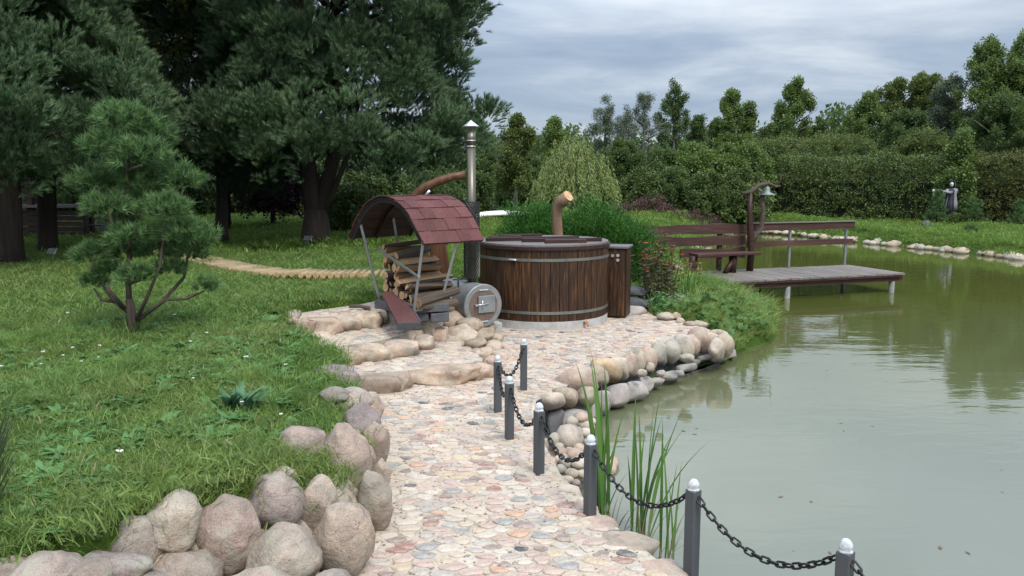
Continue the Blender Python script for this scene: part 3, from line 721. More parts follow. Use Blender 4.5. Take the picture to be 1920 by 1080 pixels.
# ------------------------------------------------------------ stone steps up to the woodshed
steps = empty('stone_steps', at(760, 745, ZP), 0, 'three broad steps of rough fieldstones leading up from the path to the woodshed', 'steps'); SL = Vector(steps.location)
def tread(z, poly, nm='tread'):
    m_ = MB(); m_.prism([(x - SL.x, y - SL.y) for x, y in poly], .2 - SL.z, z - SL.z); return m_.build(nm, M['mortar'], steps)
Z1, Z2, Z3 = .51, .64, .79
T1 = [pt(650, 706, Z1), pt(745, 697, Z1), pt(860, 683, Z1), pt(905, 676, Z1), pt(895, 664, Z1), pt(868, 655, Z1), pt(850, 610, Z1), (-1.0, 9.9), (-2.2, 9.3), pt(580, 690, Z1)]
T2 = [pt(600, 652, Z2), pt(700, 641, Z2), pt(790, 620, Z2), pt(818, 608, Z2), pt(828, 596, Z2), (-1.0, 9.9), (-2.2, 9.3), pt(570, 632, Z2)]
T3 = [pt(562, 596, Z3), pt(640, 592, Z3), pt(706, 586, Z3), pt(724, 582, Z3), pt(760, 588, Z3), pt(812, 596, Z3), pt(830, 586, Z3), (-.95, 10.2), pt(722, 556, Z3), pt(640, 573, Z3), pt(550, 589, Z3)]
tread(Z1, T1); tread(Z2, T2); tread(Z3, T3)
for reg, z in ((T1, Z1), (T2, Z2), (T3, Z3)):
    cs = pave(reg, .19, .8, z, (.86, .97), None, 0, (lambda x, y, z=z: (z == Z1 and seg_dist(np.array([x]), np.array([y]), T2)[0] > -.03) or (z == Z2 and seg_dist(np.array([x]), np.array([y]), T3)[0] > -.03) or (z == Z3 and y > 9.4)))
    for _, c_, V, F_, tn in cs:
        link_mesh('flagstone', np_mesh('flagstone', V, F_, M['cobble'], smooth=False, tone=tn * .82), steps, (c_[0] - SL.x, c_[1] - SL.y, z + .002 - SL.z))
ST = [  # px, py centre of the front face, half width, half height, z of the centre, top level, material
    (703, 722, 46, 25, .44, Z1 + .01, 'stepdark'), (745, 716, 30, 22, .44, Z1 + .01, 'stepdark'), (835, 704, 68, 20, .44, Z1 + .012, 'step'), (900, 697, 24, 18, .44, Z1 + .01, 'step'),
    (640, 672, 38, 24, .57, Z2 + .01, 'step'), (697, 664, 36, 24, .57, Z2 + .012, 'step'), (753, 655, 34, 22, .57, Z2 + .01, 'step'), (795, 644, 20, 22, .57, Z2 + .01, 'step'), (821, 628, 17, 22, .57, Z2 + .01, 'step'), (922, 682, 18, 15, .44, Z1 + .01, 'step'), (893, 668, 16, 12, .44, Z1 + .01, 'step'),
    (572, 614, 22, 22, .71, Z3 + .0, 'step'), (607, 614, 30, 22, .71, Z3 + .01, 'step'), (652, 607, 24, 20, .71, Z3 + .01, 'step'), (690, 602, 28, 21, .71, Z3 + .012, 'step'), (716, 594, 14, 20, .71, Z3 + .01, 'step'),
    (600, 640, 22, 16, .60, None, 'step'), (580, 660, 20, 16, .62, None, 'step'), (548, 596, 16, 14, .78, None, 'boulder'), (618, 696, 20, 14, .6, None, 'boulder')]
M['stepdark'] = mat_stone('brown_step_stone', pal=[(0, (.27, .22, .18)), (1, (.36, .29, .23))], attr=False, gscale=1.2, mottling=.6)
for k, (px, py, rx, ry, z, top, mt) in enumerate(ST):
    p = at(px, py, z); s_ = p.length / FPX; rz_ = ry * s_
    o = rock('step_stone', p + Vector((0, rx * s_ * .15, 0)) - SL, (rx * s_ * 1.12, max(.15, rx * s_ * .62), rz_ * 1.08), M[mt], steps, (0, 0, rng.normal() * .06), seed=k * 5 + 90, angular=.5, rough=.09, sub=4, box=.42, flat=(top - p.z) if top else None)

# low rockwork between steps and stove
RW = [(850, 600, 22, 16, .60), (880, 612, 24, 15, .55), (862, 628, 26, 14, .5), (905, 628, 20, 12, .46), (893, 645, 20, 12, .42), (925, 650, 16, 13, .40), (848, 648, 18, 10, .46), (905, 662, 18, 9, .40), (930, 634, 14, 10, .42), (838, 575, 20, 18, .74),
      (855, 585, 20, 15, .66), (912, 612, 14, 12, .48), (870, 660, 22, 8, .41), (940, 668, 14, 8, .40)]
rwk = empty('rockery', at(880, 640, ZP), 0, 'low tumbled rockery of flat stones between the steps and the round stove', 'rockery'); RL = Vector(rwk.location)
for k, (px, py, rx, ry, z) in enumerate(RW):
    p = at(px, py, z); s_ = p.length / FPX
    rock('stone', p - RL, (rx * s_ * 1.25, rx * s_ * 1.3, ry * s_ * 1.15), M['step'], rwk, (rng.normal() * .15, rng.normal() * .2, rng.random() * 3), seed=k + 300, angular=.5, sub=3)

# rim stones of the terrace
rim = empty('terrace_edging', at(1150, 700, ZP), 0, 'curved edging of large rounded stones along the terrace above the pond', 'edging'); RM = Vector(rim.location)
RS = [(1356, 650, 18, 22, 'b'), (1343, 655, 14, 18, 'w'), (1330, 640, 14, 14, 'b'), (1312, 640, 22, 22, 'p'), (1297, 648, 14, 18, 'p'), (1282, 653, 19, 23, 'w'), (1259, 659, 17, 21, 'g'), (1236, 663, 15, 22, 'g'), (1213, 670, 18, 22, 'p'), (1196, 677, 13, 22, 'b'),
      (1179, 685, 16, 22, 'p'), (1160, 690, 20, 20, 'w'), (1137, 696, 26, 20, 'y'), (1118, 708, 20, 20, 'b'), (1078, 722, 38, 28, 'p'), (1054, 746, 26, 22, 'b'), (1028, 755, 26, 15, 'w'), (1098, 745, 20, 16, 'b'), (1345, 628, 18, 10, 'b'), (1310, 612, 16, 9, 'b'),
      (985, 705, 22, 8, 'w'), (1240, 700, 8, 6, 'w'), (1219, 688, 8, 8, 'b'), (1288, 672, 13, 8, 'g'), (1204, 700, 9, 7, 'w')]
RC = {'b': (.40, .34, .27), 'p': (.42, .325, .27), 'w': (.47, .415, .355), 'g': (.34, .325, .28), 'y': (.44, .34, .225)}
for k_, c_ in RC.items(): M['rim' + k_] = mat_stone('rim_stone_' + {'b': 'beige', 'p': 'pink', 'w': 'pale', 'g': 'grey', 'y': 'yellow'}[k_], pal=[(0, tuple(q * .9 for q in c_)), (1, tuple(q * 1.08 for q in c_))], attr=False, gscale=1.2, mottling=.8, bump=.8, spots=.4, moss=.45)
for k, (px, py, rx, ry, ty) in enumerate(RS):
    z = .30 if ry > 12 else .34
    p = at(px, py, z); s_ = p.length / FPX
    rock('edging_stone', p - RM, (rx * s_ * 1.15, rx * s_ * 1.9 if ry > 12 else rx * s_, ry * s_ * 1.12), M['rim' + ty], rim, (R(-28), 0, -.35 if px > 1100 else .2), seed=k * 3 + 500, angular=.3, rough=.05, sub=3, box=.15)
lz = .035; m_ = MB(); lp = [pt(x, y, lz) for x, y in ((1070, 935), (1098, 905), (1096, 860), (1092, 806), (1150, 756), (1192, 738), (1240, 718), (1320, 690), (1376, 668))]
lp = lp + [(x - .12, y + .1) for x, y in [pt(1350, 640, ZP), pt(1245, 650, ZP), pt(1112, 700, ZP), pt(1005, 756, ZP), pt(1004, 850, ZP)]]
m_.prism([(x - RM.x, y - RM.y) for x, y in lp], -.5 - RM.z, lz - RM.z); M['gap'] = mat_plain('dark_rubble', (.05, .047, .04), (.14, .13, .11), 14, .8, 0, 1.0, .03); m_.build('ledge', M['gap'], rim)  # ledge coloured darker than the stones around it
LB = [(1345, 669, 18, 9), (1318, 672, 14, 6), (1296, 682, 13, 6), (1284, 690, 16, 7), (1262, 702, 14, 6), (1250, 706, 14, 8), (1228, 716, 14, 8), (1210, 722, 12, 14), (1188, 733, 19, 16), (1154, 744, 20, 20), (1122, 757, 20, 20), (1098, 772, 22, 22), (1078, 792, 24, 26),
      (1044, 792, 18, 28), (1062, 770, 18, 16), (1368, 662, 10, 8)]
for k, (px, py, rx, ry) in enumerate(LB):
    z = .10 if ry < 12 else .12
    p = at(px, py, z); s_ = p.length / FPX
    rock('lower_block', p - RM, (rx * s_ * 1.3, rx * s_ * 1.0, ry * s_ * 1.15), M['slab'] if px != 1044 else M['slate'], rim, (R(-25), rng.normal() * .06, .45 if px > 1100 else .3), seed=k * 3 + 700, angular=.12, rough=.05, sub=3, box=.6)
# dark gap wall under the rim is simply the side of the mortar bed; a few fallen chips in it
shore = empty('pebble_shore', at(1075, 870, 0.1), 0, 'small heap of rounded pale pebbles at the water in the notch beside the path', 'pebbles'); SH = Vector(shore.location)
PB = [(1066, 822, 28, 26), (1102, 800, 14, 10), (1078, 852, 16, 12), (1060, 868, 13, 12), (1086, 868, 17, 13), (1072, 888, 14, 9), (1052, 848, 12, 10), (1040, 826, 12, 16), (1100, 812, 13, 10), (1084, 812, 12, 12), (1090, 782, 14, 10), (1050, 880, 12, 9),
      (1064, 900, 12, 8), (1092, 889, 12, 8), (1080, 905, 9, 6), (1058, 858, 8, 8), (1046, 862, 9, 8), (1086, 840, 12, 9), (1068, 846, 9, 8), (1105, 828, 10, 8), (1072, 790, 12, 10), (1048, 838, 9, 9), (1075, 920, 9, 5), (1095, 850, 10, 8), (1110, 790, 8, 7)]
for k, (px, py, rx, ry) in enumerate(PB):
    p = at(px, py, .10 + max(0, (900 - py)) * .0012); s_ = p.length / FPX
    rock('pebble', p - SH, (rx * s_ * 1.15, rx * s_ * 1.1, ry * s_ * 1.1), M['rim' + 'wbpg'[k % 4]], shore, (0, 0, rng.random() * 3), seed=k + 900, angular=.2, rough=.05, sub=2)

p = at(1068, 858, .02); rock('gravel_mound', p - SH, (.36, .50, .10), M['step'], shore, (0, 0, .3), seed=5, angular=.1, rough=.1)
# edge stones along the near path edge
edg = empty('path_edging', at(1130, 968, ZP), 0, 'flat pinkish edge stones along the water side of the near path', 'edging'); EL = Vector(edg.location)
ES = [(1258, 1075, 60, 'p'), (1190, 1022, 66, 'b'), (1140, 985, 40, 'p'), (1110, 958, 26, 'p'), (1078, 925, 30, 'w'), (1055, 905, 22, 'b'), (1038, 868, 22, 'p'), (1022, 832, 20, 'b'), (1012, 800, 18, 'w'), (1310, 1125, 60, 'b')]
for k, (px, py, rx, ty) in enumerate(ES):
    p = at(px, py, ZP - .03); s_ = p.length / FPX
    rock('edge_stone', p - EL + Vector((-.04, 0, 0)), (rx * s_ * .95, rx * s_ * .75, .075), M['rim' + ty], edg, (0, 0, -.5), seed=k + 1200, angular=.5, rough=.06, sub=3, flat=.038, box=.2)

# ------------------------------------------------------------ bollards with chains
PX = [(982, 635, 1), (933, 666, 0), (955, 705, 0), (1011, 755, 0), (1108, 815, 0), (1301, 898, 0), (1587, 1010, 0)]
ZT = .87
tops = [at(x, y, ZT) for x, y, _ in PX]
d_ = tops[-1] - tops[-2]; tops.append(tops[-1] + Vector((d_.x * .95, d_.y * .85, 0)))
def make_post(h):
    m_ = MB(); s_ = .030; m_.box((0, 0, h / 2 - .05), (2 * s_, 2 * s_, h + .0), m=0); return m_.mesh('post_body', M['post'])
LBL = ['grey chained bollard farthest from the camera, near the hot tub', 'grey bollard at the foot of the steps where the chain bends back', 'grey bollard third along the chain, close beside its neighbour on the cobbles', 'grey bollard fourth along the chain, above the pebbly notch in the bank',
       'grey bollard on the path edge in front of the left clump of reeds', 'tall-looking grey bollard between the reeds and open water', 'grey bollard at the lower right, only its upper end in the picture', 'grey bollard beyond the lower right corner']
link_m = MB(); pts_ = []
hl, hw, wr = .0135, .0125, .0052
for i in range(17):
    a = i / 16 * 2 * math.pi; x_ = math.cos(a) * hw; y_ = math.sin(a) * hw + (hl if math.sin(a) > 1e-6 else -hl if math.sin(a) < -1e-6 else 0); pts_.append((y_, x_, 0))
# oval ring in the xy plane, long axis x
ring = [(math.cos(a) * hw + (hl if math.cos(a) > 0 else -hl), math.sin(a) * hw, 0) for a in [math.pi * 2 * (i + .5) / 14 for i in range(14)]]
V_ = []; F_l = []; nr = len(ring)
for i, p in enumerate(ring):
    a_ = Vector(ring[(i + 1) % nr]) - Vector(ring[i - 1]); a_.normalize(); nrm = Vector((0, 0, 1)); b_ = a_.cross(nrm)
    for k in range(6):
        th = k / 6 * 6.283; V_.append(Vector(p) + (nrm * math.cos(th) + b_ * math.sin(th)) * wr)
for i in range(nr):
    for k in range(6): F_l.append((i * 6 + k, i * 6 + (k + 1) % 6, ((i + 1) % nr) * 6 + (k + 1) % 6, ((i + 1) % nr) * 6 + k))
link_m.add(V_, F_l, smooth=True); link_me = link_m.mesh('link', M['chain'])
for i, tp in enumerate(tops[:-1] + [tops[-1]]):
    cap_h = .055; h = ZT - ZP - cap_h + (.05 if i == 4 else 0) + (.02 if i > 4 else 0)
    p = empty('bollard', (tp.x, tp.y, ZP - (.05 if i == 4 else 0)), .15 + .1 * i, LBL[i], 'bollard', 'grey bollards strung with chain')
    hb = ZT - cap_h - p.location.z
    b_ = MB(); b_.box((0, 0, hb / 2 - .06), (.058, .058, hb + .12)); b_.build('post', M['post'], p, bevel=.003)
    c_ = MB(); c_.lathe([(.0, cap_h), (.010, cap_h - .001), (.020, cap_h - .008), (.0275, cap_h - .022), (.029, cap_h - .032), (.025, cap_h - .040), (.022, cap_h - .044), (.030, .008), (.031, 0), (.0, 0)], 16); c_.build('cap', M['cap'], p, (0, 0, hb))
    e_ = MB(); e_.tube([(0, .0, hb - .035), (.0, .036, hb - .035)], .005, 6); e_.tube([(0, 0, hb - .035), (.0, -.036, hb - .035)], .005, 6); e_.build('chain_hook', M['chain'], p)
CL = ['black chain between the two farthest bollards', 'short black chain between the second and third bollards', 'black chain sagging toward the bollard above the pebbles', 'black chain in front of the pebbly notch', 'black chain hanging across the reeds', 'black chain over open water to the corner bollard', 'black chain running out of the lower right corner']
for i in range(7):
    a = tops[i] - Vector((0, 0, .09)); b = tops[i + 1] - Vector((0, 0, .09)); dd = (b - a); hd = dd.normalized(); a = a + hd * .032; b = b - hd * .032
    sag = [.16, .15, .16, .17, .17, .16, .16][i]
    cp = [a.lerp(b, t_ / 200) - Vector((0, 0, 4 * sag * (t_ / 200) * (1 - t_ / 200))) for t_ in range(201)]
    cum = [0]
    for q in range(200): cum.append(cum[-1] + (cp[q + 1] - cp[q]).length)
    pitch = .0405; n_ = int(cum[-1] / pitch); pitch = cum[-1] / n_
    ch = empty('chain', a, 0, CL[i], 'chain', 'black chains between the bollards')
    for k in range(n_):
        s_ = (k + .5) * pitch; j = min(range(201), key=lambda q: abs(cum[q] - s_)); p = cp[j]; tg = (cp[min(j + 2, 200)] - cp[max(j - 2, 0)]).normalized()
        q = tg.to_track_quat('X', 'Z'); q = q @ Euler((R(90) * (k % 2) + R(45) + rng.normal() * .12, 0, 0)).to_quaternion()
        o = link_mesh('link', link_me, ch, p - a); o.rotation_mode = 'QUATERNION'; o.rotation_quaternion = q

# ------------------------------------------------------------ hot tub
tub = empty('hot_tub', (TUB[0], TUB[1], ZP), 0, 'big round hot tub of dark stained staves with two metal hoops and a boarded lid', 'hot tub')
m_ = MB(); m_.lathe([(.0, 0), (TUB_R * 1.0, 0), (TUB_R * 1.0, .105), (0, .105)], 64, smooth=False); m_.build('base_ring', M['concrete'], tub, (0, 0, 0))
TH0, TH1 = .105, 1.03; ns = 46
for k in range(ns):
    a0 = k / ns * 6.2832 + .004; a1 = (k + 1) / ns * 6.2832 - .004; g_ = .0015 if k % 2 else .0035
    m_ = MB(); seg = 3; V = []; 
    for r_s in (TUB_R - .055, TUB_R - .004 + g_):
        for z_ in (TH0, TH1):
            for s_ in range(seg + 1):
                a = a0 + (a1 - a0) * s_ / seg; V.append((r_s * math.cos(a), r_s * math.sin(a), z_))
    q = seg + 1; F_ = []
    for s_ in range(seg):
        F_ += [(2 * q + s_, 2 * q + s_ + 1, 3 * q + s_ + 1, 3 * q + s_), (q + s_, q + s_ + 1, s_ + 1, s_), (q + s_, 3 * q + s_, 3 * q + s_ + 1, q + s_ + 1), (s_, s_ + 1, 2 * q + s_ + 1, 2 * q + s_)]
    F_ += [(0, 2 * q, 3 * q, q), (seg, q + seg, 3 * q + seg, 2 * q + seg)]
    m_.add(V, F_); m_.build('stave', M['stave'], tub)
def hoop(z, h):
    m_ = MB(); r0, r1 = TUB_R + .001, TUB_R + .006; m_.lathe([(r0, z), (r1, z), (r1, z + h), (r0, z + h), (r0, z)], 72, smooth=False); return m_.build('hoop', M['hoop'], tub)
hp = hoop(.885, .038); hoop(.20, .038)
m_ = MB(); m_.box((0, 0, 0), (.02, .09, .028)); m_.tube([(.015, -.07, 0), (.015, .07, 0)], .006, 6)
a = R(-118); m_.build('clasp', M['brightsteel'], hp, ((TUB_R + .014) * math.cos(a), (TUB_R + .014) * math.sin(a), .904), (0, 0, a))
m_ = MB(); m_.lathe([(TUB_R - .08, TH1), (TUB_R + .022, TH1), (TUB_R + .022, TH1 + .04), (TUB_R - .08, TH1 + .04), (TUB_R - .08, TH1)], 64, smooth=False); m_.build('rim', M['darkwood'], tub)
lidz = TH1 + .043; nb_ = 12; LR = TUB_R - .002; la = R(12)
for k in range(nb_):
    y0 = -LR + 2 * LR * k / nb_ + .003; y1 = -LR + 2 * LR * (k + 1) / nb_ - .003
    seg = 5; lo = []; hi = []
    for s_ in range(seg + 1):
        y_ = y0 + (y1 - y0) * s_ / seg; x_ = math.sqrt(max(0, LR * LR - y_ * y_)); lo.append((-x_, y_)); hi.append((x_, y_))
    poly = hi + lo[::-1]; m_ = MB(); m_.prism(poly, 0, .024); m_.build('lid_board', M['lidboard'], tub, (0, 0, lidz), (0, 0, la))
for (xa, ya, xb, yb) in [(-.78, -.28, -.15, -.12), (-.30, -.42, .10, -.36), (.0, -.62, .55, -.50), (.10, -.40, .78, -.26), (-.75, .02, -.3, .12), (-.2, -.1, .5, .05), (-.25, .42, .0, .46), (-.6, .35, -.1, .44)]:
    a = math.atan2(yb - ya, xb - xa); ln = math.hypot(xb - xa, yb - ya)
    m_ = MB(); m_.box((0, 0, .0), (ln, .05, .055), jit=.002); m_.build('lid_batten', M['darkwood'], tub, ((xa + xb) / 2, (ya + yb) / 2, lidz + .047), (0, 0, a), bevel=.004)
m_ = MB(); m_.tube([(0, 0, 0), (0, -.07, 0)], .018, 8); m_.tube([(0, -.05, 0), (0, -.05, .05)], .008, 6); m_.tube([(0, -.07, 0), (0, -.085, -.04)], .012, 6)
m_.build('drain_tap', mat_plain('brass_tap', (.4, .16, .07), (.55, .25, .12), 10, .4, .6), tub, (TUB_R * math.cos(R(-55)), TUB_R * math.sin(R(-55)), .07), (0, 0, R(35)))
# pump cabinet beside the tub
cbp = at(1152, 590, ZP)
cab = empty('pump_cabinet', (cbp.x + .0, 11.25, ZP), R(-18), 'narrow dark red-brown wooden cabinet with round switches standing against the right side of the tub', 'cabinet')
for k in range(3):
    m_ = MB(); m_.box((-.105 + k * .105, -.18, .50), (.101, .02, .94)); m_.build('side_board', M['redwood'] if False else M['stave'], cab, bevel=.003)
for k in range(3):
    m_ = MB(); m_.box((.17, -.115 + k * .115, .50), (.02, .111, .94)); m_.build('side_board', M['stave'], cab, bevel=.003)
m_ = MB(); m_.box((0, 0, .5), (.31, .33, .92)); m_.build('carcass', M['darkwood'], cab)
m_ = MB(); m_.box((0, 0, .995), (.39, .42, .03)); m_.build('top', M['lidboard'], cab, bevel=.004)
for (x_, z_) in ((-.02, .88), (.055, .885), (.055, .82)):
    m_ = MB(); m_.tube([(x_, -.188, z_), (x_, -.205, z_)], .022, 14); m_.build('switch', M['brightsteel'], cab)

# ------------------------------------------------------------ stove, flue and its mesh guard
sf = at(905, 573, D=9.75); stv = empty('wood_stove', (sf.x, sf.y, ZP), R(33), 'grey cylindrical wood stove lying on a block, small square door on its round end', 'stove')
SR = .262; sz = sf.z - ZP
m_ = MB(); V = []
def ylathe(m_, prof, n=36, m=0, smooth=True):
    V = []; F_ = []
    for r_s, y_ in prof:
        for i in range(n): a = i / n * 6.2832; V.append((r_s * math.sin(a), y_, r_s * math.cos(a)))
    for j in range(len(prof) - 1):
        for i in range(n): F_.append((j * n + i, j * n + (i + 1) % n, (j + 1) * n + (i + 1) % n, (j + 1) * n + i))
    m_.add(V, F_, m, smooth)
ylathe(m_, [(SR, 0), (SR, .80)]); m_.build('drum', M['stove'], stv, (0, 0, sz))
m_ = MB(); ylathe(m_, [(.0, .80), (SR, .80), (SR - .001, .78)], smooth=False); m_.build('back_plate', M['stove'], stv, (0, 0, sz))
m_ = MB(); ylathe(m_, [(SR + .006, .02), (SR + .006, -.012), (SR - .004, -.018), (.205, -.018)], smooth=False); m_.build('front_ring', M['stove'], stv, (0, 0, sz))
m_ = MB(); ylathe(m_, [(.205, -.0175), (.0, -.0175)], smooth=False); m_.build('front_plate', M['rust'], stv, (0, 0, sz))
dr = MB(); dr.box((.035, -.032, .02), (.235, .022, .21)); dr = dr.build('door', M['stove'], stv, (0, 0, sz), bevel=.004)
m_ = MB(); m_.tube([(-.125, -.05, .02), (.06, -.05, .025)], .007, 6); m_.tube([(-.125, -.02, .02), (-.125, -.075, .02)], .012, 8); m_.tube([(-.03, -.05, -.03), (-.03, -.05, .07)], .006, 6); m_.build('handle', M['brightsteel'], dr)
for z_ in (.195, -.195):
    m_ = MB(); m_.box((0, -.025, z_), (.13, .012, .016)); m_.build('lug', M['brightsteel'], stv, (0, 0, sz), bevel=.003)
m_ = MB(); m_.box((0, .25, .06), (.24, .30, .12)); m_.box((0, .30, sz - SR - .02), (.1, .4, .14)); m_.build('leg', M['stove'], stv)
m_ = MB(); m_.prism([(-.30, .02), (-.05, .05), (-.05, .55), (-.30, .52)], 0, .13); m_.build('ash_box', M['black'], stv, (0, 0, sz - .29))
m_ = MB(); m_.tube([(-.2, .25, SR * .5), (-.2, .25, SR + .08)], .012, 8); m_.tube([(-.27, .25, SR + .05), (-.13, .25, SR + .05)], .008, 8); m_.build('water_pipe', M['black'], stv, (0, 0, sz))
kb = at(925, 624, ZP); o = empty('support_block', (kb.x + .02, kb.y + .1, ZP), .3, 'small pale stone block wedged under the front of the stove', 'block'); m_ = MB(); m_.box((0, 0, .06), (.14, .16, .12), jit=.006); m_.build('block', M['concrete'], o, bevel=.008)
fb = at(885, 530, D=10.0); fzt = at(884, 232, D=10.0).z
flue = empty('chimney', (fb.x, fb.y, sz + SR + ZP - .05), 0, 'tall slim steel stove chimney with a small conical rain cap', 'chimney'); FZ = fzt - flue.location.z
m_ = MB(); m_.tube([(0, 0, 0), (0, 0, FZ * .86)], .054, 24); m_.build('pipe', M['chimney'], flue)
m_ = MB(); m_.tube([(0, 0, FZ * .86), (0, 0, FZ * .955)], .057, 24); m_.build('top_pipe', M['chimney'], flue)
for z_ in (FZ * .86, FZ * .895):
    m_ = MB(); m_.lathe([(.055, z_), (.061, z_ + .003), (.061, z_ + .010), (.055, z_ + .013)], 24); m_.build('joint_ring', M['brightsteel'], flue)
for k in range(4):
    a = k * 1.57 + .5; m_ = MB(); m_.box((.052 * math.cos(a), .052 * math.sin(a), FZ * .972), (.012, .012, .09)); m_.build('cap_strut', M['chimney'], flue)
m_ = MB(); m_.lathe([(.10, FZ * .985), (.0, FZ * .985 + .075)], 28, smooth=False); m_.lathe([(.10, FZ * .985 - .004), (.10, FZ * .985)], 28); m_.lathe([(.0, FZ * .985 - .004), (.10, FZ * .985 - .004)], 28); m_.build('rain_cap', M['brightsteel'], flue)
# guard: expanded metal sleeve as real diamond lattice
gz0 = at(885, 520, D=10).z; gz1 = at(885, 378, D=10).z; GR = .098
grd = empty('chimney_guard', (fb.x, fb.y, gz0), 0, 'dark perforated metal sleeve around the lower half of the chimney', 'guard')
m_ = MB(); n_d = 16; hh = gz1 - gz0; rows_ = 34
for k in range(n_d):
    for sgn in (1, -1):
        pts_ = [(GR * math.cos(k / n_d * 6.2832 + sgn * j / rows_ * 6.6), GR * math.sin(k / n_d * 6.2832 + sgn * j / rows_ * 6.6), j / rows_ * hh) for j in range(rows_ + 1)]
        m_.tube(pts_, .0058, 4, caps=False, smooth=False)
m_.build('lattice', M['mesh'], grd)
for z_ in (0, hh - .012):
    m_ = MB(); m_.lathe([(GR + .004, z_), (GR + .004, z_ + .014), (GR - .003, z_ + .014), (GR - .003, z_), (GR + .004, z_)], 32, smooth=False); m_.build('band', M['mesh'], grd)

# ------------------------------------------------------------ woodshed
eZ, rise = 1.63, .49
Pr = Vector((at(795, 458, eZ).x, 8.5, eZ)); sdv = Vector((-.72, .69, 0)).normalized(); adv = Vector((.74, .67, 0)).normalized(); SP, LN = 1.37, .84
shed = empty('woodshed', (Pr.x, Pr.y, .79), 0, 'small open woodshed with an arched roof of dark red shingles on slanting steel legs', 'woodshed'); SO = Vector(shed.location)
mid = Pr + sdv * SP / 2 - SO; r_arc = ((SP / 2) ** 2 + rise ** 2) / (2 * rise); zc = eZ - SO.z + rise - r_arc; amax = math.asin(SP / 2 / r_arc)
if rise > r_arc: amax = math.pi - amax
PH = R(52); r_top = .619 * SP / 1.37; l_st = .320 * SP / 1.37
def arc(th, l, dr=0):
    th = th * (r_top * PH + l_st); sg = 1 if th >= 0 else -1; th = abs(th); zt = eZ - SO.z + rise
    if th < r_top * PH: a = th / r_top; X_ = r_top * math.sin(a); Z_ = zt - r_top * (1 - math.cos(a))
    else: a = PH; q_ = th - r_top * PH; X_ = r_top * math.sin(a) + q_ * math.cos(a); Z_ = zt - r_top * (1 - math.cos(a)) - q_ * math.sin(a)
    X_ += dr * math.sin(a); Z_ += dr * math.cos(a); return Vector((mid.x, mid.y, Z_)) + sdv * (X_ * sg) + adv * l
def arc_old(th, l, dr=0):
    """th from -1 (near right eave) to 1 (far left eave)"""
    a = th * amax; r_s = r_arc + dr; return Vector((mid.x, mid.y, zc)) + Vector((0, 0, 1)) * (r_s * math.cos(a)) + sdv * (r_s * math.sin(a)) + adv * l
def arc_panel(t0, t1, l0, l1, d0, d1, mat, name, seg=4, m=0, lift=0):
    V = []; F_ = []
    for s_ in range(seg + 1):
        t_ = t0 + (t1 - t0) * s_ / seg; lf = lift * (1 - s_ / seg)
        V += [arc(t_, l0, d0 + lf), arc(t_, l1, d0 + lf), arc(t_, l1, d1 + lf), arc(t_, l0, d1 + lf)]
    for s_ in range(seg):
        b = s_ * 4; c = b + 4; F_ += [(b + 3, b + 2, c + 2, c + 3), (b, c, c + 1, b + 1), (b, b + 3, c + 3, c), (b + 1, c + 1, c + 2, b + 2)]
    F_ += [(0, 1, 2, 3), (seg * 4 + 3, seg * 4 + 2, seg * 4 + 1, seg * 4)]
    q = MB(); q.add(V, F_); return q.build(name, mat, shed)
for k in range(12):
    t0 = -1 + 2 * k / 12; arc_panel(t0 + .004, t0 + 2 / 12 - .004, .012, LN - .012, -.022, -.004, M['darkwood'], 'roof_board', 2)
for l0 in (.0, .32, LN - .03):
    arc_panel(-.98, .98, l0 + .02, l0 + .045, -.060, -.023, M['darkwood'] if l0 else M['black'], 'rib', 16)
nrow = 11; th_ = 2 / nrow
for r_w in range(nrow):
    # courses climb from each eave to the ridge
    n_c = 5; 
    for side in (-1, 1):
        if r_w >= (nrow + 1) // 2: continue
        t0 = side * (1 - r_w * th_ * .995); t1 = side * max(-.02, (1 - (r_w + 1) * th_ - .04)); off = (r_w % 2) * .5
        for c_i in range(-1, n_c + 1):
            l0 = (c_i + off) * LN / n_c; l1 = l0 + LN / n_c * .985; l0, l1 = max(l0, -.008), min(l1, LN + .008)
            if l1 - l0 < .02: continue
            arc_panel(t0, t1, l0, l1, .0 + .001 * r_w, .006 + .001 * r_w + (.005 if (c_i + r_w) % 3 == 0 else 0), M['shingle'], 'shingle', 3, lift=.008)
def bar(p, q, w_=.028, nm='leg', mt='steel'):
    p, q = Vector(p) - SO, Vector(q) - SO; m_ = MB(); m_.tube([p, q], w_ * .72, 4, smooth=False); return m_.build(nm, M[mt], shed, bevel=.002)
LA0 = at(713, 560, D=9.45); LA1 = arc(.66, .03) + SO; LB1 = arc(-.93, .03) + SO; LB0 = at(775, 586, D=8.62); LC1 = arc(-.93, .5) + SO; LC0 = at(819, 597, D=8.95); LD1 = arc(.66, .5) + SO; LD0 = LA0 + (LC0 - LB0) * 1.2
for p, q in ((LA0, LA1), (LB0, LB1), (LC0, LC1), (LD0, LD1)): p.z = max(.72, min(p.z, .85)); bar(p, q)
bar(at(708, 466, D=9.35), at(786, 520, D=8.55), .024, 'brace')
bar(LA0 + (LA1 - LA0) * .12, LB0 + (LB1 - LB0) * .12, .022, 'rail'); bar(LB0 + Vector((0, 0, .05)), LC0 + Vector((0, 0, .12)), .022, 'rail')
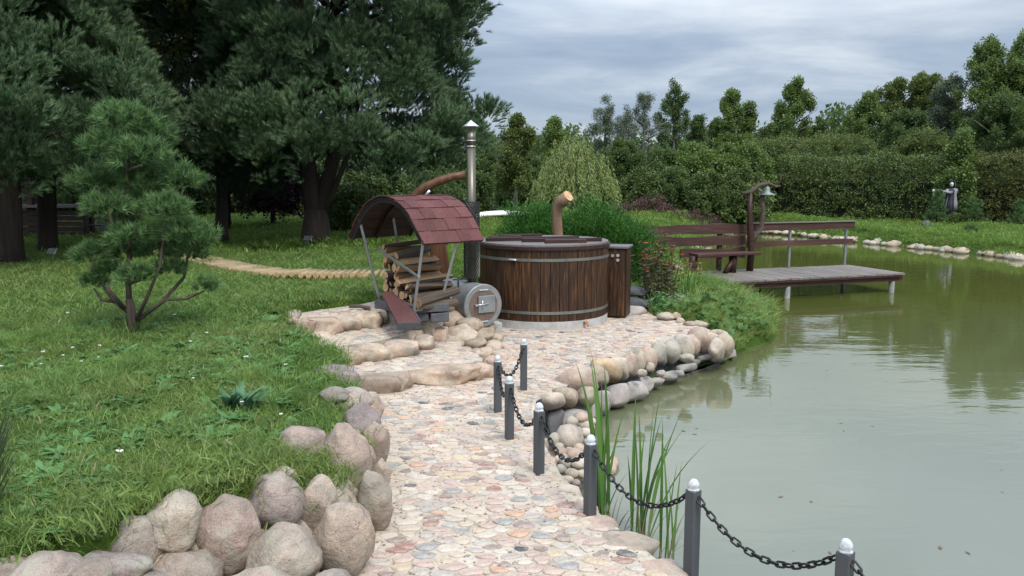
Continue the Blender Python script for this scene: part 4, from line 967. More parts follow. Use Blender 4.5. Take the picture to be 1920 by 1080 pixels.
# dark block plinth
pl = empty('plinth', LC0, 0, 'low plinth of dark slate blocks under the stacked firewood', 'plinth'); PLo = Vector(pl.location)
fr = (LB0 + LC0) / 2
for z_, ks in ((.80, (-.11, .11)), (.90, (.0,))):
    for k in ks:
        w_ = .20 if len(ks) > 1 else .42; m_ = MB(); m_.box((0, 0, 0), (w_, .2, .095), jit=.006)
        c_ = Vector((at(803, 590, D=8.8).x, 8.85, z_)) + Vector((k, 0, 0)); m_.build('block', M['slate'], pl, c_ - PLo, (0, 0, .25), bevel=.008)
m_ = MB(); m_.box((0, 0, 0), (.42, .80, .10)); m_.build('bed', M['slate'], pl, Vector((-1.20, 9.25, .85)) - PLo, (0, 0, .75))
# firewood: ends face the near arch, rows step down towards the front leg
def log_mesh(kind, r, ln):
    m_ = MB(); n = 10 if kind == 'round' else 5
    if kind == 'round': prof = [(math.cos(a) * r * rng.uniform(.93, 1.05), math.sin(a) * r * rng.uniform(.93, 1.05)) for a in np.arange(n) / n * 6.2832]; mm = [0] * n
    elif kind == 'half':
        prof = [(math.cos(a) * r, math.sin(a) * r * .9) for a in np.linspace(0, math.pi, 6)]; mm = [0] * 5 + [1]
    else:
        prof = [(0, -r * .7)] + [(math.cos(a) * r * 1.25, math.sin(a) * r * 1.25 - r * .5) for a in np.linspace(.5, 2.6, 4)]; mm = [1] + [0] * 3 + [1]
    n = len(prof); rr = [rng.normal() * .004 for _ in prof]; V = [(-ln / 2, a, b) for a, b in prof] + [(0, a + rng.normal() * .003, b + rng.normal() * .003) for a, b in prof] + [(ln / 2, a * .95, b * .95) for a, b in prof]
    for s_ in range(2):
        for k in range(n): m_.add([], []); m_.F.append([s_ * n + k, s_ * n + (k + 1) % n, (s_ + 1) * n + (k + 1) % n, (s_ + 1) * n + k]); m_.M.append(mm[k]); m_.S.append(False)
    m_.V = V; m_.F += [list(range(n))[::-1], [2 * n + k for k in range(n)]]; m_.M += [2, 2]; m_.S += [False, False]
    return m_.mesh('firewood_log', [M['firebark'], M['fireside'], M['cutwood']])
A0 = Vector((LA0.x, LA0.y, .90)); B0 = Vector((LB0.x, LB0.y, .90)); bdir = (B0 - A0); bdir.z = 0; span = bdir.length; bdir.normalize(); az_ = math.atan2(adv.y, adv.x)
rowh = .088; kk = 0
for rw in range(9):
    z_ = .94 + rw * rowh; maxs = span * .95 if z_ < 1.10 else span * (.95 - (z_ - 1.10) / .46 * .78)
    s_ = .05 + (rw % 2) * .04
    while s_ < maxs:
        r_s = rng.uniform(.038, .055); kd = ['round', 'half', 'wedge', 'wedge', 'half'][int(rng.integers(5))]; ln = rng.uniform(.50, .66)
        p = A0 + bdir * (s_ + r_s) + adv * (.30 + ln * .02 + rng.normal() * .02); p.z = z_ + rng.normal() * .006
        o = link_mesh('firewood_log', log_mesh(kd, r_s, ln), None, p, (rng.uniform(0, 6.28) if kd != 'half' else rng.uniform(0, 6.28), rng.normal() * .05, az_ + rng.normal() * .10))
        tag(o, 'split or round firewood log stacked in the arched woodshed', 'firewood', 'firewood logs stacked in the woodshed'); s_ += r_s * 2.05; kk += 1
# leaning shingled board in front of the shed
bp0, bp1 = at(735, 551, 1.02), at(765, 603, .84)
bd_ = empty('leaning_board', (bp0 + bp1) / 2, 0, 'short reddish shingle-covered board sloping down in front of the firewood', 'board')
dv_ = (bp1 - bp0); q = dv_.to_track_quat('Y', 'Z'); bd_.rotation_euler = q.to_euler(); ln = dv_.length + .08
m_ = MB(); m_.box((0, 0, 0), (.24, ln, .022)); m_.build('panel', M['shingle'], bd_, bevel=.003)
m_ = MB(); m_.box((-.124, 0, -.005), (.012, ln + .01, .045)); m_.box((0, ln / 2 + .006, -.03), (.25, .012, .075)); m_.build('edge_strip', M['slate'], bd_)
sk = at(675, 577, Z3 + .03); o = MB(); o.tube([(-.13, .03, .01), (0, 0, .02), (.13, -.04, 0)], [.018, .022, .024], 7, capm=1, wob=.06); o = o.build('stick', [M['firebark'], M['cutwood']], None, sk); tag(o, 'short thick brown stick lying on the top step', 'stick')

# ------------------------------------------------------------ carved logs by the tub
lg = at(828, 535, .80); lg = Vector((at(828, 535, D=10.9).x, 10.9, .80))
cv = empty('bent_log', lg, 0, 'varnished log post behind the woodshed with a long bent trough-like limb reaching to the chimney', 'log post')
m_ = MB(); top_ = at(818, 440, D=10.9) - lg; up2 = at(790, 385, D=10.9) - lg
m_.tube([(0, 0, -.1), (0, 0, .2), top_ * .9, top_, up2], [.135, .125, .12, .115, .10], 12, wob=.03); m_.build('trunk', M['trunkwood'], cv)
m_ = MB(); pts_ = [at(x, y, D=10.9) - lg for x, y in ((772, 392), (778, 368), (795, 352), (822, 340), (850, 331), (873, 327))]
m_.tube(pts_, [.075, .072, .066, .060, .054, .05], 10, capm=0, wob=.02); m_.build('limb', M['trunkwood'], cv)
m_ = MB(); m_.tube([at(798, 366, D=10.8) - lg, at(806, 357, D=10.8) - lg], .02, 6); m_.build('tap', M['brightsteel'], cv)
sb = at(1045, 452, D=12.5); 
cs_ = empty('carved_stump', (sb.x, 12.5, .60), 0, 'pale debarked tree stump bent to the right with a sawn oval top, behind the tub', 'stump'); c0 = Vector(cs_.location)
m_ = MB(); P_ = [at(1046, 470, D=12.5), at(1046, 440, D=12.5), at(1044, 410, D=12.5), at(1045, 388, D=12.5), at(1052, 378, D=12.45), at(1066, 367, D=12.35)]
P_ = [Vector((sb.x, 12.5, .55))] + P_
m_.tube([p - c0 for p in P_], [.12, .09, .082, .078, .085, .09, .088], 12, m=0, capm=1, wob=.035); m_.build('trunk', [mat_wood('pale_debarked_wood', (.13, .075, .045), (.26, .165, .105), (.38, .27, .19), 'z', .5, .7), M['cutwood']], cs_)

# ------------------------------------------------------------ slate steps right of the tub
ss = empty('slate_steps', at(1190, 590, ZP), 0, 'two low dark slate blocks stepped beside the pump cabinet', 'steps'); s0 = Vector(ss.location)
for k, (px, py, rx, ry, z) in enumerate(((1185, 547, 32, 7, .72), (1188, 570, 36, 9, .60), (1190, 586, 30, 9, .46))):
    p = at(px, py, D=11.9 - k * .25); s_ = p.length / FPX; rock('slate_block', p - s0 + Vector((0, .15, 0)), (rx * s_, .24, ry * s_ * 1.2), M['slate'] if k < 2 else M['slab'], ss, seed=k + 60, angular=.3, rough=.04, sub=3, box=.5)
for k, (px, py, rx, ry, z, lb) in enumerate(((1272, 572, 24, 20, .45, 'grey-pink boulder sitting in the grass at the terrace corner'), (1249, 594, 17, 8, .42, 'flat oval beige stone beside the terrace corner boulder'), (1268, 594, 8, 8, .42, 'small round stone touching the flat beige one'), (1276, 602, 8, 6, .40, 'small reddish stone at the terrace edge'), (1293, 607, 11, 5, .40, 'small flat grey stone at the grass edge of the terrace'))):
    p = at(px, py, z); s_ = p.length / FPX; o = rock('boulder' if k == 0 else 'stone', p, (rx * s_ * 1.1, rx * s_, ry * s_ * 1.1), M['rimb' if k % 2 else 'rimp'] if k else M['slab'], None, seed=k + 1400, angular=.4, sub=3); tag(o, lb, 'stone')
# ------------------------------------------------------------ log walkway on the lawn
lw = empty('log_walkway', at(520, 512, .9), 0); tag(lw, 'narrow walkway of short round timbers laid side by side across the lawn', 'path'); lw0 = Vector(lw.location); del lw['category']; tag(lw, kind='structure')
cl = [at(x, y, .94) for x, y in ((300, 470), (340, 480), (400, 493), (450, 503), (510, 512), (600, 513), (690, 513), (760, 512))]
dl = []
for a, b in zip(cl[:-1], cl[1:]):
    n_ = max(1, int((b - a).length / .02))
    for i in range(n_): dl.append(a.lerp(b, i / n_))
acc = 0; last = dl[0]; lm = MB(); lm.tube([(0, -.26, 0), (0, .26, 0)], .043, 8, capm=1); lme = lm.mesh('timber', [mat_wood('walkway_timber', (.20, .145, .075), (.31, .24, .135), (.40, .32, .20), 'y', .8, .8), M['cutwood']])
for i, p in enumerate(dl[1:], 1):
    if (p - last).length >= .088:
        t_ = (p - dl[max(0, i - 30)]).normalized(); link_mesh('timber', lme, lw, p - lw0 + Vector((0, 0, rng.normal() * .004)), (0, 0, math.atan2(t_.y, t_.x) + rng.normal() * .03)); last = p

# ------------------------------------------------------------ dock
du = Vector((.948, .318, 0)).normalized(); dvv = Vector((-du.y, du.x, 0)); DO = Vector((at(1698, 512, .40).x, at(1698, 512, .40).y, 0)); rzd = math.atan2(du.y, du.x)
dock = empty('dock', (DO.x, DO.y, 0), rzd, 'low wooden pond jetty of weathered cross planks on round piles', 'jetty')   # local x = along (negative to shore), y = away
DZ, DW, DL = .40, 1.62, 6.4
npk = 44
for k in range(npk):
    x_ = -k * DL / npk; m_ = MB(); m_.box((0, 0, 0), (DL / npk - .008, DW + rng.normal() * .012, .032), jit=.002); m_.build('plank', M['deck'], dock, (x_ - DL / npk / 2, DW / 2, DZ - .016 + rng.normal() * .002), (0, 0, rng.normal() * .004))
for y_ in (.10, DW - .10):
    m_ = MB(); m_.box((-DL / 2, y_, DZ - .10), (DL, .07, .13)); m_.build('beam', M['redwood'], dock)
m_ = MB(); m_.box((-DL / 2 - .02, .012, DZ - .052), (DL - .1, .02, .04), jit=.004); m_.build('edge_board', M['black'] if False else M['darkwood'], dock)
for (x_, y_, mt) in ((-.22, .12, 'c'), (-2.75, .12, 'c'), (-3.85, .12, 'd'), (-.25, DW - .12, 'c'), (-2.4, DW - .12, 'd'), (-4.9, .2, 'd')):
    m_ = MB(); m_.tube([(x_, y_, -.8), (x_, y_, DZ - .05)], .055, 12); m_.build('pile', M['pilegrey'] if mt == 'c' else M['darkwood'], dock)
rail = empty('railing', (DO.x, DO.y, 0), rzd, 'red-brown plank railing along the back of the jetty, wavy boards on its left half', 'railing')
for x_ in (-.15, -1.62):
    m_ = MB(); m_.box((x_, DW - .03, DZ + .46), (.05, .05, .92)); m_.build('rail_post', M['steel'], rail, bevel=.003)
for x_ in (-3.35, -4.95):
    m_ = MB(); m_.box((x_, DW - .03, DZ + .42), (.10, .06, .85), jit=.006); m_.build('wooden_post', M['redwood'], rail, bevel=.004)
def board(x0, x1, z0, z1, amp, nm, seed, y_=DW + .01, th=.035):
    n_ = 26; T = []; Bt = []
    for i in range(n_ + 1):
        x_ = x0 + (x1 - x0) * i / n_; T.append((x_, z1 + amp * noise.noise(Vector((x_ * 1.6, seed, 0))))); Bt.append((x_, z0 + amp * noise.noise(Vector((x_ * 1.3, seed + 9, 0)))))
    V = []; F_ = []
    for (x_, zt), (_, zb) in zip(T, Bt): V += [(x_, y_ - th / 2, zb), (x_, y_ - th / 2, zt), (x_, y_ + th / 2, zt), (x_, y_ + th / 2, zb)]
    for i in range(n_):
        b = i * 4; F_ += [(b, b + 4, b + 5, b + 1), (b + 1, b + 5, b + 6, b + 2), (b + 2, b + 6, b + 7, b + 3), (b + 3, b + 7, b + 4, b)]
    F_ += [(0, 1, 2, 3), (n_ * 4 + 3, n_ * 4 + 2, n_ * 4 + 1, n_ * 4)]
    q = MB(); q.add(V, F_); return q.build(nm, M['redwood'], rail)
YF = DW - .075
board(-2.72, .02, 1.21, 1.36, .006, 'rail_board', 1, YF); board(-2.72, 0, .87, .99, .006, 'rail_board', 2, YF)
m_ = MB(); m_.box((-1.34, YF, 1.372), (2.76, .09, .02)); m_.build('cap_board', M['deck'], rail)
board(-5.15, -2.74, 1.17, 1.37, .05, 'wavy_board', 3, YF); board(-5.0, -2.76, .93, 1.12, .07, 'wavy_board', 5, YF - .0); board(-4.3, -2.76, .68, .86, .09, 'wavy_board', 8, YF)
bench = empty('bench', (DO.x, DO.y, 0), rzd, 'rustic plank bench on forked log legs at the shore end of the jetty', 'bench')
m_ = MB(); m_.box((-3.45, DW - .42, .79), (1.5, .34, .05), jit=.006); m_.build('seat', M['redwood'], bench, bevel=.006)
for dx in (-.28, -1.2):
    m_ = MB(); m_.tube([(-3.0 + dx, DW - .42, .40), (-3.0 + dx, DW - .42, .77)], [.075, .085], 9, wob=.05); m_.tube([(-3.22 + dx, DW - .5, .41), (-3.02 + dx, DW - .45, .66)], [.06, .05], 8, wob=.05); m_.build('leg', M['darkwood'], bench)
lamp = empty('lamp_stand', (DO.x, DO.y, 0), rzd, 'rustic lamp stand of two crooked posts under a driftwood branch carrying a metal shade', 'lamp')
lx = -2.78; ly = DW - .30
m_ = MB(); m_.tube([(lx, ly, .40), (lx + .02, ly, .8), (lx - .01, ly, 1.1), (lx - .06, ly, 1.6), (lx - .06, ly, 2.02)], [.075, .07, .075, .055, .045], 9, wob=.08); m_.build('post', M['darkwood'], lamp)
m_ = MB(); m_.tube([(lx + .0, ly, 1.0), (lx + .12, ly, 1.14), (lx + .24, ly, 1.28), (lx + .26, ly, 1.6), (lx + .22, ly, 2.05)], [.07, .06, .06, .05, .045], 9, wob=.1); m_.build('crooked_post', M['firebark'], lamp)
m_ = MB(); m_.tube([(lx - .26, ly, 2.0), (lx - .05, ly, 2.03), (lx + .15, ly, 2.16), (lx + .35, ly, 2.20), (lx + .55, ly, 2.13), (lx + .66, ly, 2.15)], [.03, .05, .05, .04, .03, .012], 8, wob=.12)
m_.tube([(lx + .6, ly, 2.14), (lx + .66, ly, 2.3), (lx + .64, ly, 2.4)], [.02, .015, .006], 6); m_.tube([(lx - .02, ly, 2.03), (lx + .06, ly, 2.13), (lx + .18, ly, 2.17)], [.05, .03, .02], 6, wob=.1); m_.build('branch', M['firebark'], lamp)
m_ = MB(); m_.lathe([(.012, .17), (.05, .15), (.06, .10), (.065, .05), (.19, .0), (.185, -.006), (.0, .02)], 20, (lx + .34, ly, 1.97)); m_.build('lamp_shade', mat_plain('grey_green_enamel', (.13, .17, .165), (.22, .26, .25), 8, .5, .2), lamp)

# ------------------------------------------------------------ far shore stones
EDG = {}
def shore_line(pts, n, spread, r0, r1, root, zoff=.02):
    P = [Vector((x, y, 0)) for x, y in pts]; segs = [(P[i], P[i + 1]) for i in range(len(P) - 1)]; tot = sum((b - a).length for a, b in segs)
    for i in range(n):
        s_ = rng.random() * tot
        for a, b in segs:
            l_ = (b - a).length
            if s_ <= l_: break
            s_ -= l_
        t_ = (b - a).normalized(); nrm = Vector((-t_.y, t_.x, 0)); p = a + t_ * s_ + nrm * rng.uniform(*spread)
        r_s = rng.uniform(r0, r1) * (1.6 if rng.random() < .12 else 1); o = link_mesh('stone', random.choice(ROCKS), root, p + Vector((0, 0, zoff + rng.uniform(0, .03))) - Vector(root.location), (0, 0, rng.random() * 6), (r_s * rng.uniform(.9, 1.5), r_s * rng.uniform(.8, 1.2), r_s * rng.uniform(.5, .9)))
ROCKS = [rock_mesh('stone', 1, 1, 1, M['rim' + 'bpwgwb'[k]], sub=2, seed=k + 2000, angular=.35) for k in range(6)]
se = empty('shore_edging', (12, 28, 0), 0, 'line of loose pale stones along the far grassy shore of the pond', 'edging')
k0 = POND.index((9.0, 33.2)); shore_line(POND[k0:k0 + 4], 110, (-.15, .9), .09, .17, se, .07)
shore_line(POND[k0 + 3:k0 + 8], 84, (-.2, .35), .06, .15, se, .02)
shore_line([(3.5, 18.5), (4.2, 21), (5.6, 25), (7.6, 30), (9.0, 33.2)], 30, (-.2, .2), .08, .16, se, .03)

# ------------------------------------------------------------ trees
def tube_tree(m_, base, top, r0, lean=(0, 0), n=7, seg=7):
    P = [Vector(base).lerp(Vector(top), i / seg) + Vector((math.sin(i * 1.3 + base[0]) * .03 * r0 * 8, math.cos(i * 1.7) * .03 * r0 * 8, 0)) for i in range(seg + 1)]
    m_.tube(P, [r0 * (1 - .85 * i / seg) for i in range(seg + 1)], n, wob=.05); return P
def crown_points(base, H, W, z0, prof, nl, npl, lr, seed, inner=.35):
    """many small boughs of foliage out to the crown's outline, their ends reaching up and out; gaps between them stay open"""
    rs = np.random.default_rng(seed); P = []; D_ = []
    for k in range(int(nl * 2.6)):
        t_ = rs.random() ** .9; a = rs.random() * 6.283
        rmax = prof(t_) * W / 2 * rs.uniform(.62, 1.10); rad = rmax * (rs.uniform(.6, 1.0) if rs.random() > inner else rs.uniform(0, .6))
        lr_ = lr * rs.uniform(.35, .85) * (1 - .35 * t_); m = max(5, int(npl * .55)); zc_ = z0 + t_ * (H - z0)
        ax = np.array([math.cos(a) * .6, math.sin(a) * .6, .55 + 1.1 * t_]); ax /= np.linalg.norm(ax)
        c = np.array([base[0] + rad * math.cos(a), base[1] + rad * math.sin(a), zc_ - lr_ * .6]); u = rs.random(m)
        q = c + ax * (u * lr_ * 1.9)[:, None] + rs.normal(size=(m, 3)) * (lr_ * .42 * (1.15 - u))[:, None]
        P.append(q); D_.append(ax + rs.normal(size=(m, 3)) * .6)
    return np.concatenate(P), np.concatenate(D_)
PROF = {'round': lambda t: math.sin(math.pi * min(1, .12 + t * .86)) ** .7, 'cone': lambda t: (1 - t) ** .75 * .97 + .05, 'oval': lambda t: (math.sin(math.pi * min(1, .18 + t * .8)) ** .8) * (1 - .35 * t) * 1.25,
        'column': lambda t: .95 if t < .7 else .95 * (1 - (t - .7) / .3) ** .6 + .05, 'broad': lambda t: (1 - t ** 2.2) ** .55}
def tree(name, label, x, y, H, W, z0, prof, tname, bark, nl, npl, lr, scl, seed, group=None, tr=.1, cat='tree', limbs=8):
    zb = hz(x, y); r_ = empty(name, (x, y, zb), 0, label, cat, group); H += zb; z0 += zb
    m_ = MB(); tp = (x, y, H - .08 * (H - zb)); Pt = tube_tree(m_, (x, y, zb - .15), tp, tr)
    rs = np.random.default_rng(seed + 5)
    for k in range(limbs):
        t_ = rs.uniform(.25, .85); b_ = Vector((x, y, zb)).lerp(Vector(tp), t_); a = rs.random() * 6.28; l_ = PROF[prof](min(1, max(0, (b_.z - z0) / (H - z0)))) * W * .42
        m_.tube([b_, b_ + Vector((math.cos(a) * l_ * .5, math.sin(a) * l_ * .5, l_ * .25)), b_ + Vector((math.cos(a) * l_, math.sin(a) * l_, l_ * .55))], [tr * .45 * (1 - t_ * .6), tr * .25, tr * .08], 5)
    o = m_.build('trunk', M[bark], r_); o.location = (-x, -y, -zb)
    P, D_ = crown_points((x, y), H, W, z0, PROF[prof], nl, npl, lr, seed)
    rs2 = rng.uniform(.75, 1.25, len(P)) * scl; c = scatter('crown', tname, P - np.array([x, y, zb]), D_, rs2, r_)
    return r_
def by_px(px, D): return (px - 960) / FPX * D * 1.0
def px_top(py, D): return at(960, py, D=D).z
# --- far deciduous trees behind the hedge and the lawn: (px, y of top, width px, distance, profile, leaf, label)
FT_ = [(965, 222, 64, 33, 'column', 'leaf_olive', 'slender olive-green birch standing left of the willow', 'birch_tree'),
       (1040, 232, 70, 42, 'cone', 'leaf', 'pointed light green tree top rising just behind the willow', 'broadleaf_tree'),
       (1132, 186, 58, 46, 'oval', 'leaf_grey', 'thin pale grey-green birch just right of the willow', 'birch_tree'),
       (1166, 214, 46, 48, 'column', 'leaf_grey', 'smaller pale tree between the thin birch and the round grey one', 'birch_tree'),
       (1203, 184, 84, 45, 'round', 'leaf_grey', 'round-topped grey-green tree beside the tall airy one', 'broadleaf_tree'),
       (1258, 160, 62, 46, 'oval', 'leaf_dark', 'tall airy dark tree, highest in the middle of the skyline', 'broadleaf_tree'),
       (1300, 222, 60, 48, 'cone', 'leaf_dark', 'low dark tree to the right of the tall airy one', 'broadleaf_tree'),
       (1335, 228, 50, 50, 'cone', 'leaf_dark', 'low dark pointed tree left of the twin-headed green one', 'broadleaf_tree'),
       (1362, 176, 62, 44, 'oval', 'leaf', 'left head of a pair of full green trees above the dock', 'broadleaf_tree'),
       (1396, 192, 60, 45, 'oval', 'leaf', 'right head of a pair of full green trees above the dock', 'broadleaf_tree'),
       (1478, 158, 92, 44, 'oval', 'leaf', 'full green pyramidal tree above the left end of the hedge', 'broadleaf_tree'),
       (1440, 238, 60, 47, 'round', 'leaf_dark', 'low round tree left of the pyramidal tree', 'broadleaf_tree'),
       (1528, 226, 60, 50, 'oval', 'leaf_dark', 'low tree in the dip of the skyline right of the pyramidal one', 'broadleaf_tree'),
       (1560, 244, 60, 50, 'round', 'leaf_dark', 'lowest dark tree in the dip of the skyline', 'broadleaf_tree'),
       (1612, 186, 90, 43, 'oval', 'leaf', 'light green leaning tree at the left end of the tall belt', 'broadleaf_tree'),
       (1660, 160, 100, 44, 'round', 'leaf_olive', 'olive green broad tree in the tall belt', 'broadleaf_tree'),
       (1715, 148, 110, 43, 'round', 'leaf_olive', 'broad olive tree before the tallest crown', 'broadleaf_tree'),
       (1765, 150, 90, 41, 'round', 'leaf_grey', 'grey-leaved tree left of the tallest crown', 'broadleaf_tree'),
       (1828, 84, 120, 40, 'oval', 'leaf', 'tallest green tree of the right-hand belt', 'broadleaf_tree'),
       (1900, 78, 150, 40, 'oval', 'leaf', 'tall green tree cut by the right border', 'broadleaf_tree'),
       (1990, 100, 170, 38, 'round', 'leaf', 'green tree outside the right border', 'broadleaf_tree'),
       (1870, 190, 150, 37, 'round', 'leaf_dark', 'darker lower tree in front of the tallest crown', 'broadleaf_tree'),
       (1690, 220, 150, 40, 'round', 'leaf_dark', 'dark lower crown filling the belt above the hedge', 'broadleaf_tree'),
       (2080, 130, 200, 38, 'round', 'leaf', 'wide green tree well beyond the right border', 'broadleaf_tree')]
for k, (px, py, wp, D, pf, tn, lb, nm) in enumerate(FT_):
    x = by_px(px, D); H = px_top(py, D) - hz(x, D); W = wp / FPX * D * 1.12; airy = 'airy' in lb or 'thin' in lb
    nl = int(max(14, 9 * W * (H * .62) ** .9 / 3.0)) if not airy else 22
    tree(nm, lb, x, D, H, W, H * (.22 if not airy else .30), pf, tn, 'barkgrey', min(nl, 70), 26 if not airy else 18, W * (.16 if W > 2.6 else .21), 1.15 if not airy else 1.0, 40 + k, None, .10 + W * .015)
# tall shrubs between lawn and far trees
SHR = [(1165, 282, 110, 36, 'leaf_dark', 'dark green bush right of the willow'), (1235, 292, 90, 37, 'leaf_dark', 'dark bush with a conical left side behind the barberries'), (1290, 286, 100, 37, 'leaf', 'mid green rounded bush above the barberries'),
       (1348, 284, 100, 37, 'leaf', 'light-topped bush left of the lamp stand'), (1400, 282, 90, 37, 'leaf', 'light-topped bush directly behind the lamp stand'), (1205, 330, 90, 34, 'hedge', 'low dark bush in front of the bush right of the willow'),
       (1262, 330, 90, 34, 'leaf_dark', 'low dark bush behind the barberry row'), (1320, 338, 90, 34, 'hedge', 'low bush behind the bench railing'), (1385, 330, 100, 34, 'hedge', 'low bush just behind the lamp stand posts'),
       (920, 300, 70, 36, 'leaf_dark', 'dark bush in the shade just right of the great pine'), (1000, 300, 70, 37, 'leaf_dark', 'dark bush between the slender birch and the willow'), (1060, 330, 120, 36, 'leaf_dark', 'dark bush behind the willow'), (1120, 340, 90, 36, 'leaf_dark', 'dark bush under the right side of the willow')]
for k, (px, py, wp, D, tn, lb) in enumerate(SHR):
    x = by_px(px, D); H = px_top(py, D) - hz(x, D); W = wp / FPX * D * 1.15
    tree('bush', lb, x, D, H, W, H * .02, 'broad', tn, 'bark', 34, 26, W * .22, 1.15, 140 + k, None, .06, 'bush', 5)
# willow
wx, wy = by_px(1072, 27), 27.0; wz = hz(wx, wy)
wil = empty('willow_tree', (wx, wy, wz), 0, 'light yellow-green weeping willow with trailing strands behind the tub', 'tree')
m_ = MB(); m_.tube([(0, 0, -.1), (.05, 0, 1.2), (-.05, 0, 2.0)], [.11, .09, .07], 8); PW = []; DWl = []; SW = []
Htop = px_top(252, wy) - wz
for k in range(30):
    a = rng.random() * 6.28; l_ = rng.uniform(.25, 1.0); e_ = Vector((math.cos(a) * l_ * .95, math.sin(a) * l_ * .95, Htop * (1.0 - .42 * l_ ** 1.6) * rng.uniform(.88, 1.0)))
    m_.tube([(0, 0, 1.1), e_ * .55 + Vector((0, 0, .55)), e_], [.045, .03, .01], 5)
m_.build('trunk', M['barkgrey'], wil)
for k in range(430):
    a = rng.random() * 6.28; l_ = math.sqrt(rng.random()); R_ = 1.22 * (1 + .22 * math.sin(a * 3 + 1) + .10 * math.sin(a * 7)); zt = Htop * (1.0 - .50 * l_ ** 2.0) * rng.uniform(.80, 1.04)
    PW.append((math.cos(a) * l_ * R_, math.sin(a) * l_ * R_, zt)); DWl.append((math.cos(a) * .25 + rng.normal() * .15, math.sin(a) * .25 + rng.normal() * .15, 1)); SW.append((1.1, 1.1, rng.uniform(.5, 1.15) * (.6 + .5 * l_)))
DWl = np.array(DWl); DWl[:, :2] *= -1
scatter('crown', 'willow', PW, DWl, SW, wil)
# barberries
for k, (px, s_) in enumerate(((1162, .9), (1192, 1.1), (1222, 1.25), (1250, .9), (1290, 1.0), (1322, 1.1), (1352, .8), (1378, .8))):
    D = 30.5 + (k % 3) * .5; x = by_px(px, D); zb = hz(x, D); o = empty('barberry_bush', (x, D, zb), 0, ['dull red barberry at the left end of the row', 'dull red barberry second in the row', 'tallest dull red barberry of the row', 'small barberry beside the tallest one', 'wide barberry right of the middle gap', 'barberry seen above the wavy railing boards', 'small barberry just left of the lamp stand', 'small barberry partly behind the lamp stand'][k], 'bush', 'red barberry bushes in a row on the far lawn')
    n_ = 24; d = sph(n_, 0.0); scatter('foliage', 'red_shrub', d * [.36 * s_, .3 * s_, .28 * s_], d + [0, 0, .5], rng.uniform(.7, 1.1, n_) * s_, o)
# hedge right: box of leafy clumps along a line
def hedge(name, label, p0, p1, h, th, tname, dens, seed, cat='hedge', ragged=.0, scl=1.0):
    p0 = Vector((*p0, 0)); p1 = Vector((*p1, 0)); d = (p1 - p0); ln = d.length; t_ = d.normalized(); nrm = Vector((-t_.y, t_.x, 0))
    o = empty(name, (p0.x, p0.y, 0), 0, label, cat); P = []; D_ = []
    nf = int(ln * h * dens); ntp = int(ln * th * dens * 1.3)
    for k in range(nf * 2 + ntp):
        s_ = rng.random() * ln; bx_, by_ = (p0 + t_ * s_).x, (p0 + t_ * s_).y
        hh_ = h * (1 + ragged * noise.noise(Vector((s_ * .6, seed, 0))) * 1.6)
        if k < nf * 2:
            sd_ = -1 if k < nf * 1.4 else 1; z_ = rng.random() * hh_; off = sd_ * (th / 2 + .10 * noise.noise(Vector((s_ * 1.1, z_ * 1.4, seed))) + rng.normal() * .05); dd = nrm * sd_ + Vector((0, 0, .5))
        else: z_ = hh_ + rng.normal() * .05 + (.25 * rng.random() ** 3 if ragged else 0); off = rng.uniform(-th / 2, th / 2); dd = Vector((0, 0, 1)) + nrm * rng.normal() * .4
        q = p0 + t_ * s_ + nrm * off; P.append((q.x - p0.x, q.y - p0.y, z_)); D_.append(tuple(dd + t_ * rng.normal() * .4))
    P = np.array(P); zb = height(P[:, 0] + p0.x, P[:, 1] + p0.y); P[:, 2] += zb
    m_ = MB(); 
    for k in range(int(ln / .7)):
        q = t_ * (k * .7 + .2); m_.tube([(q.x, q.y, .2), (q.x, q.y, h * .8)], [.04, .02], 5)
    m_.build('stems', M['bark'], o)
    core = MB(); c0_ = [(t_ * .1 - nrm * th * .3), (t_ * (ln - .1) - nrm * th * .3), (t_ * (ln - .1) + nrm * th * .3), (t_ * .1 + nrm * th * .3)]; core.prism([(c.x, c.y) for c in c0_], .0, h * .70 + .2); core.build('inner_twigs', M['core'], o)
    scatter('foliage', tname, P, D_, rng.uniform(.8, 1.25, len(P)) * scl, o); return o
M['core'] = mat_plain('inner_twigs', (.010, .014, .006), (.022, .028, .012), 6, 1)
hL, hM, hR = (by_px(1455, 37.5), 37.5), (by_px(1800, 34), 34.0), (by_px(2250, 30), 30.0)
hedge('clipped_hedge', 'long tall clipped green hedge behind the far bank of the pond', hL, hM, px_top(300, 35.5) - .4, 1.3, 'hedge', 17, 3)
hedge('yellowing_hedge', 'lower yellowing hedge section behind the hooded figure at the right border', (hM[0] + .3, hM[1] - .1), hR, 2.65, 1.3, 'hedge_yellow', 17, 4, ragged=.06)
hedge('rough_hedge', 'taller unclipped row of shrubs showing above the clipped hedge', (hL[0] - .5, 39.5), (by_px(2250, 36), 36), 3.5, 1.4, 'leaf_olive', 11, 8, ragged=.16, scl=1.0)
# two saplings growing out of the hedge line
for px, top, D, lb in ((1790, 258, 33.8, 'light green sapling rising out of the hedge behind the hooded figure'), (1430, 282, 38.2, 'dark ivy-like bush at the left end of the clipped hedge')):
    x = by_px(px, D); H = px_top(top, D) - hz(x, D); tree('hedge_tree', lb, x, D, H, 1.25, .3, 'oval', 'leaf' if px > 1500 else 'hedge', 'bark', 34, 26, .55, 1.05, int(px), None, .05, 'tree')
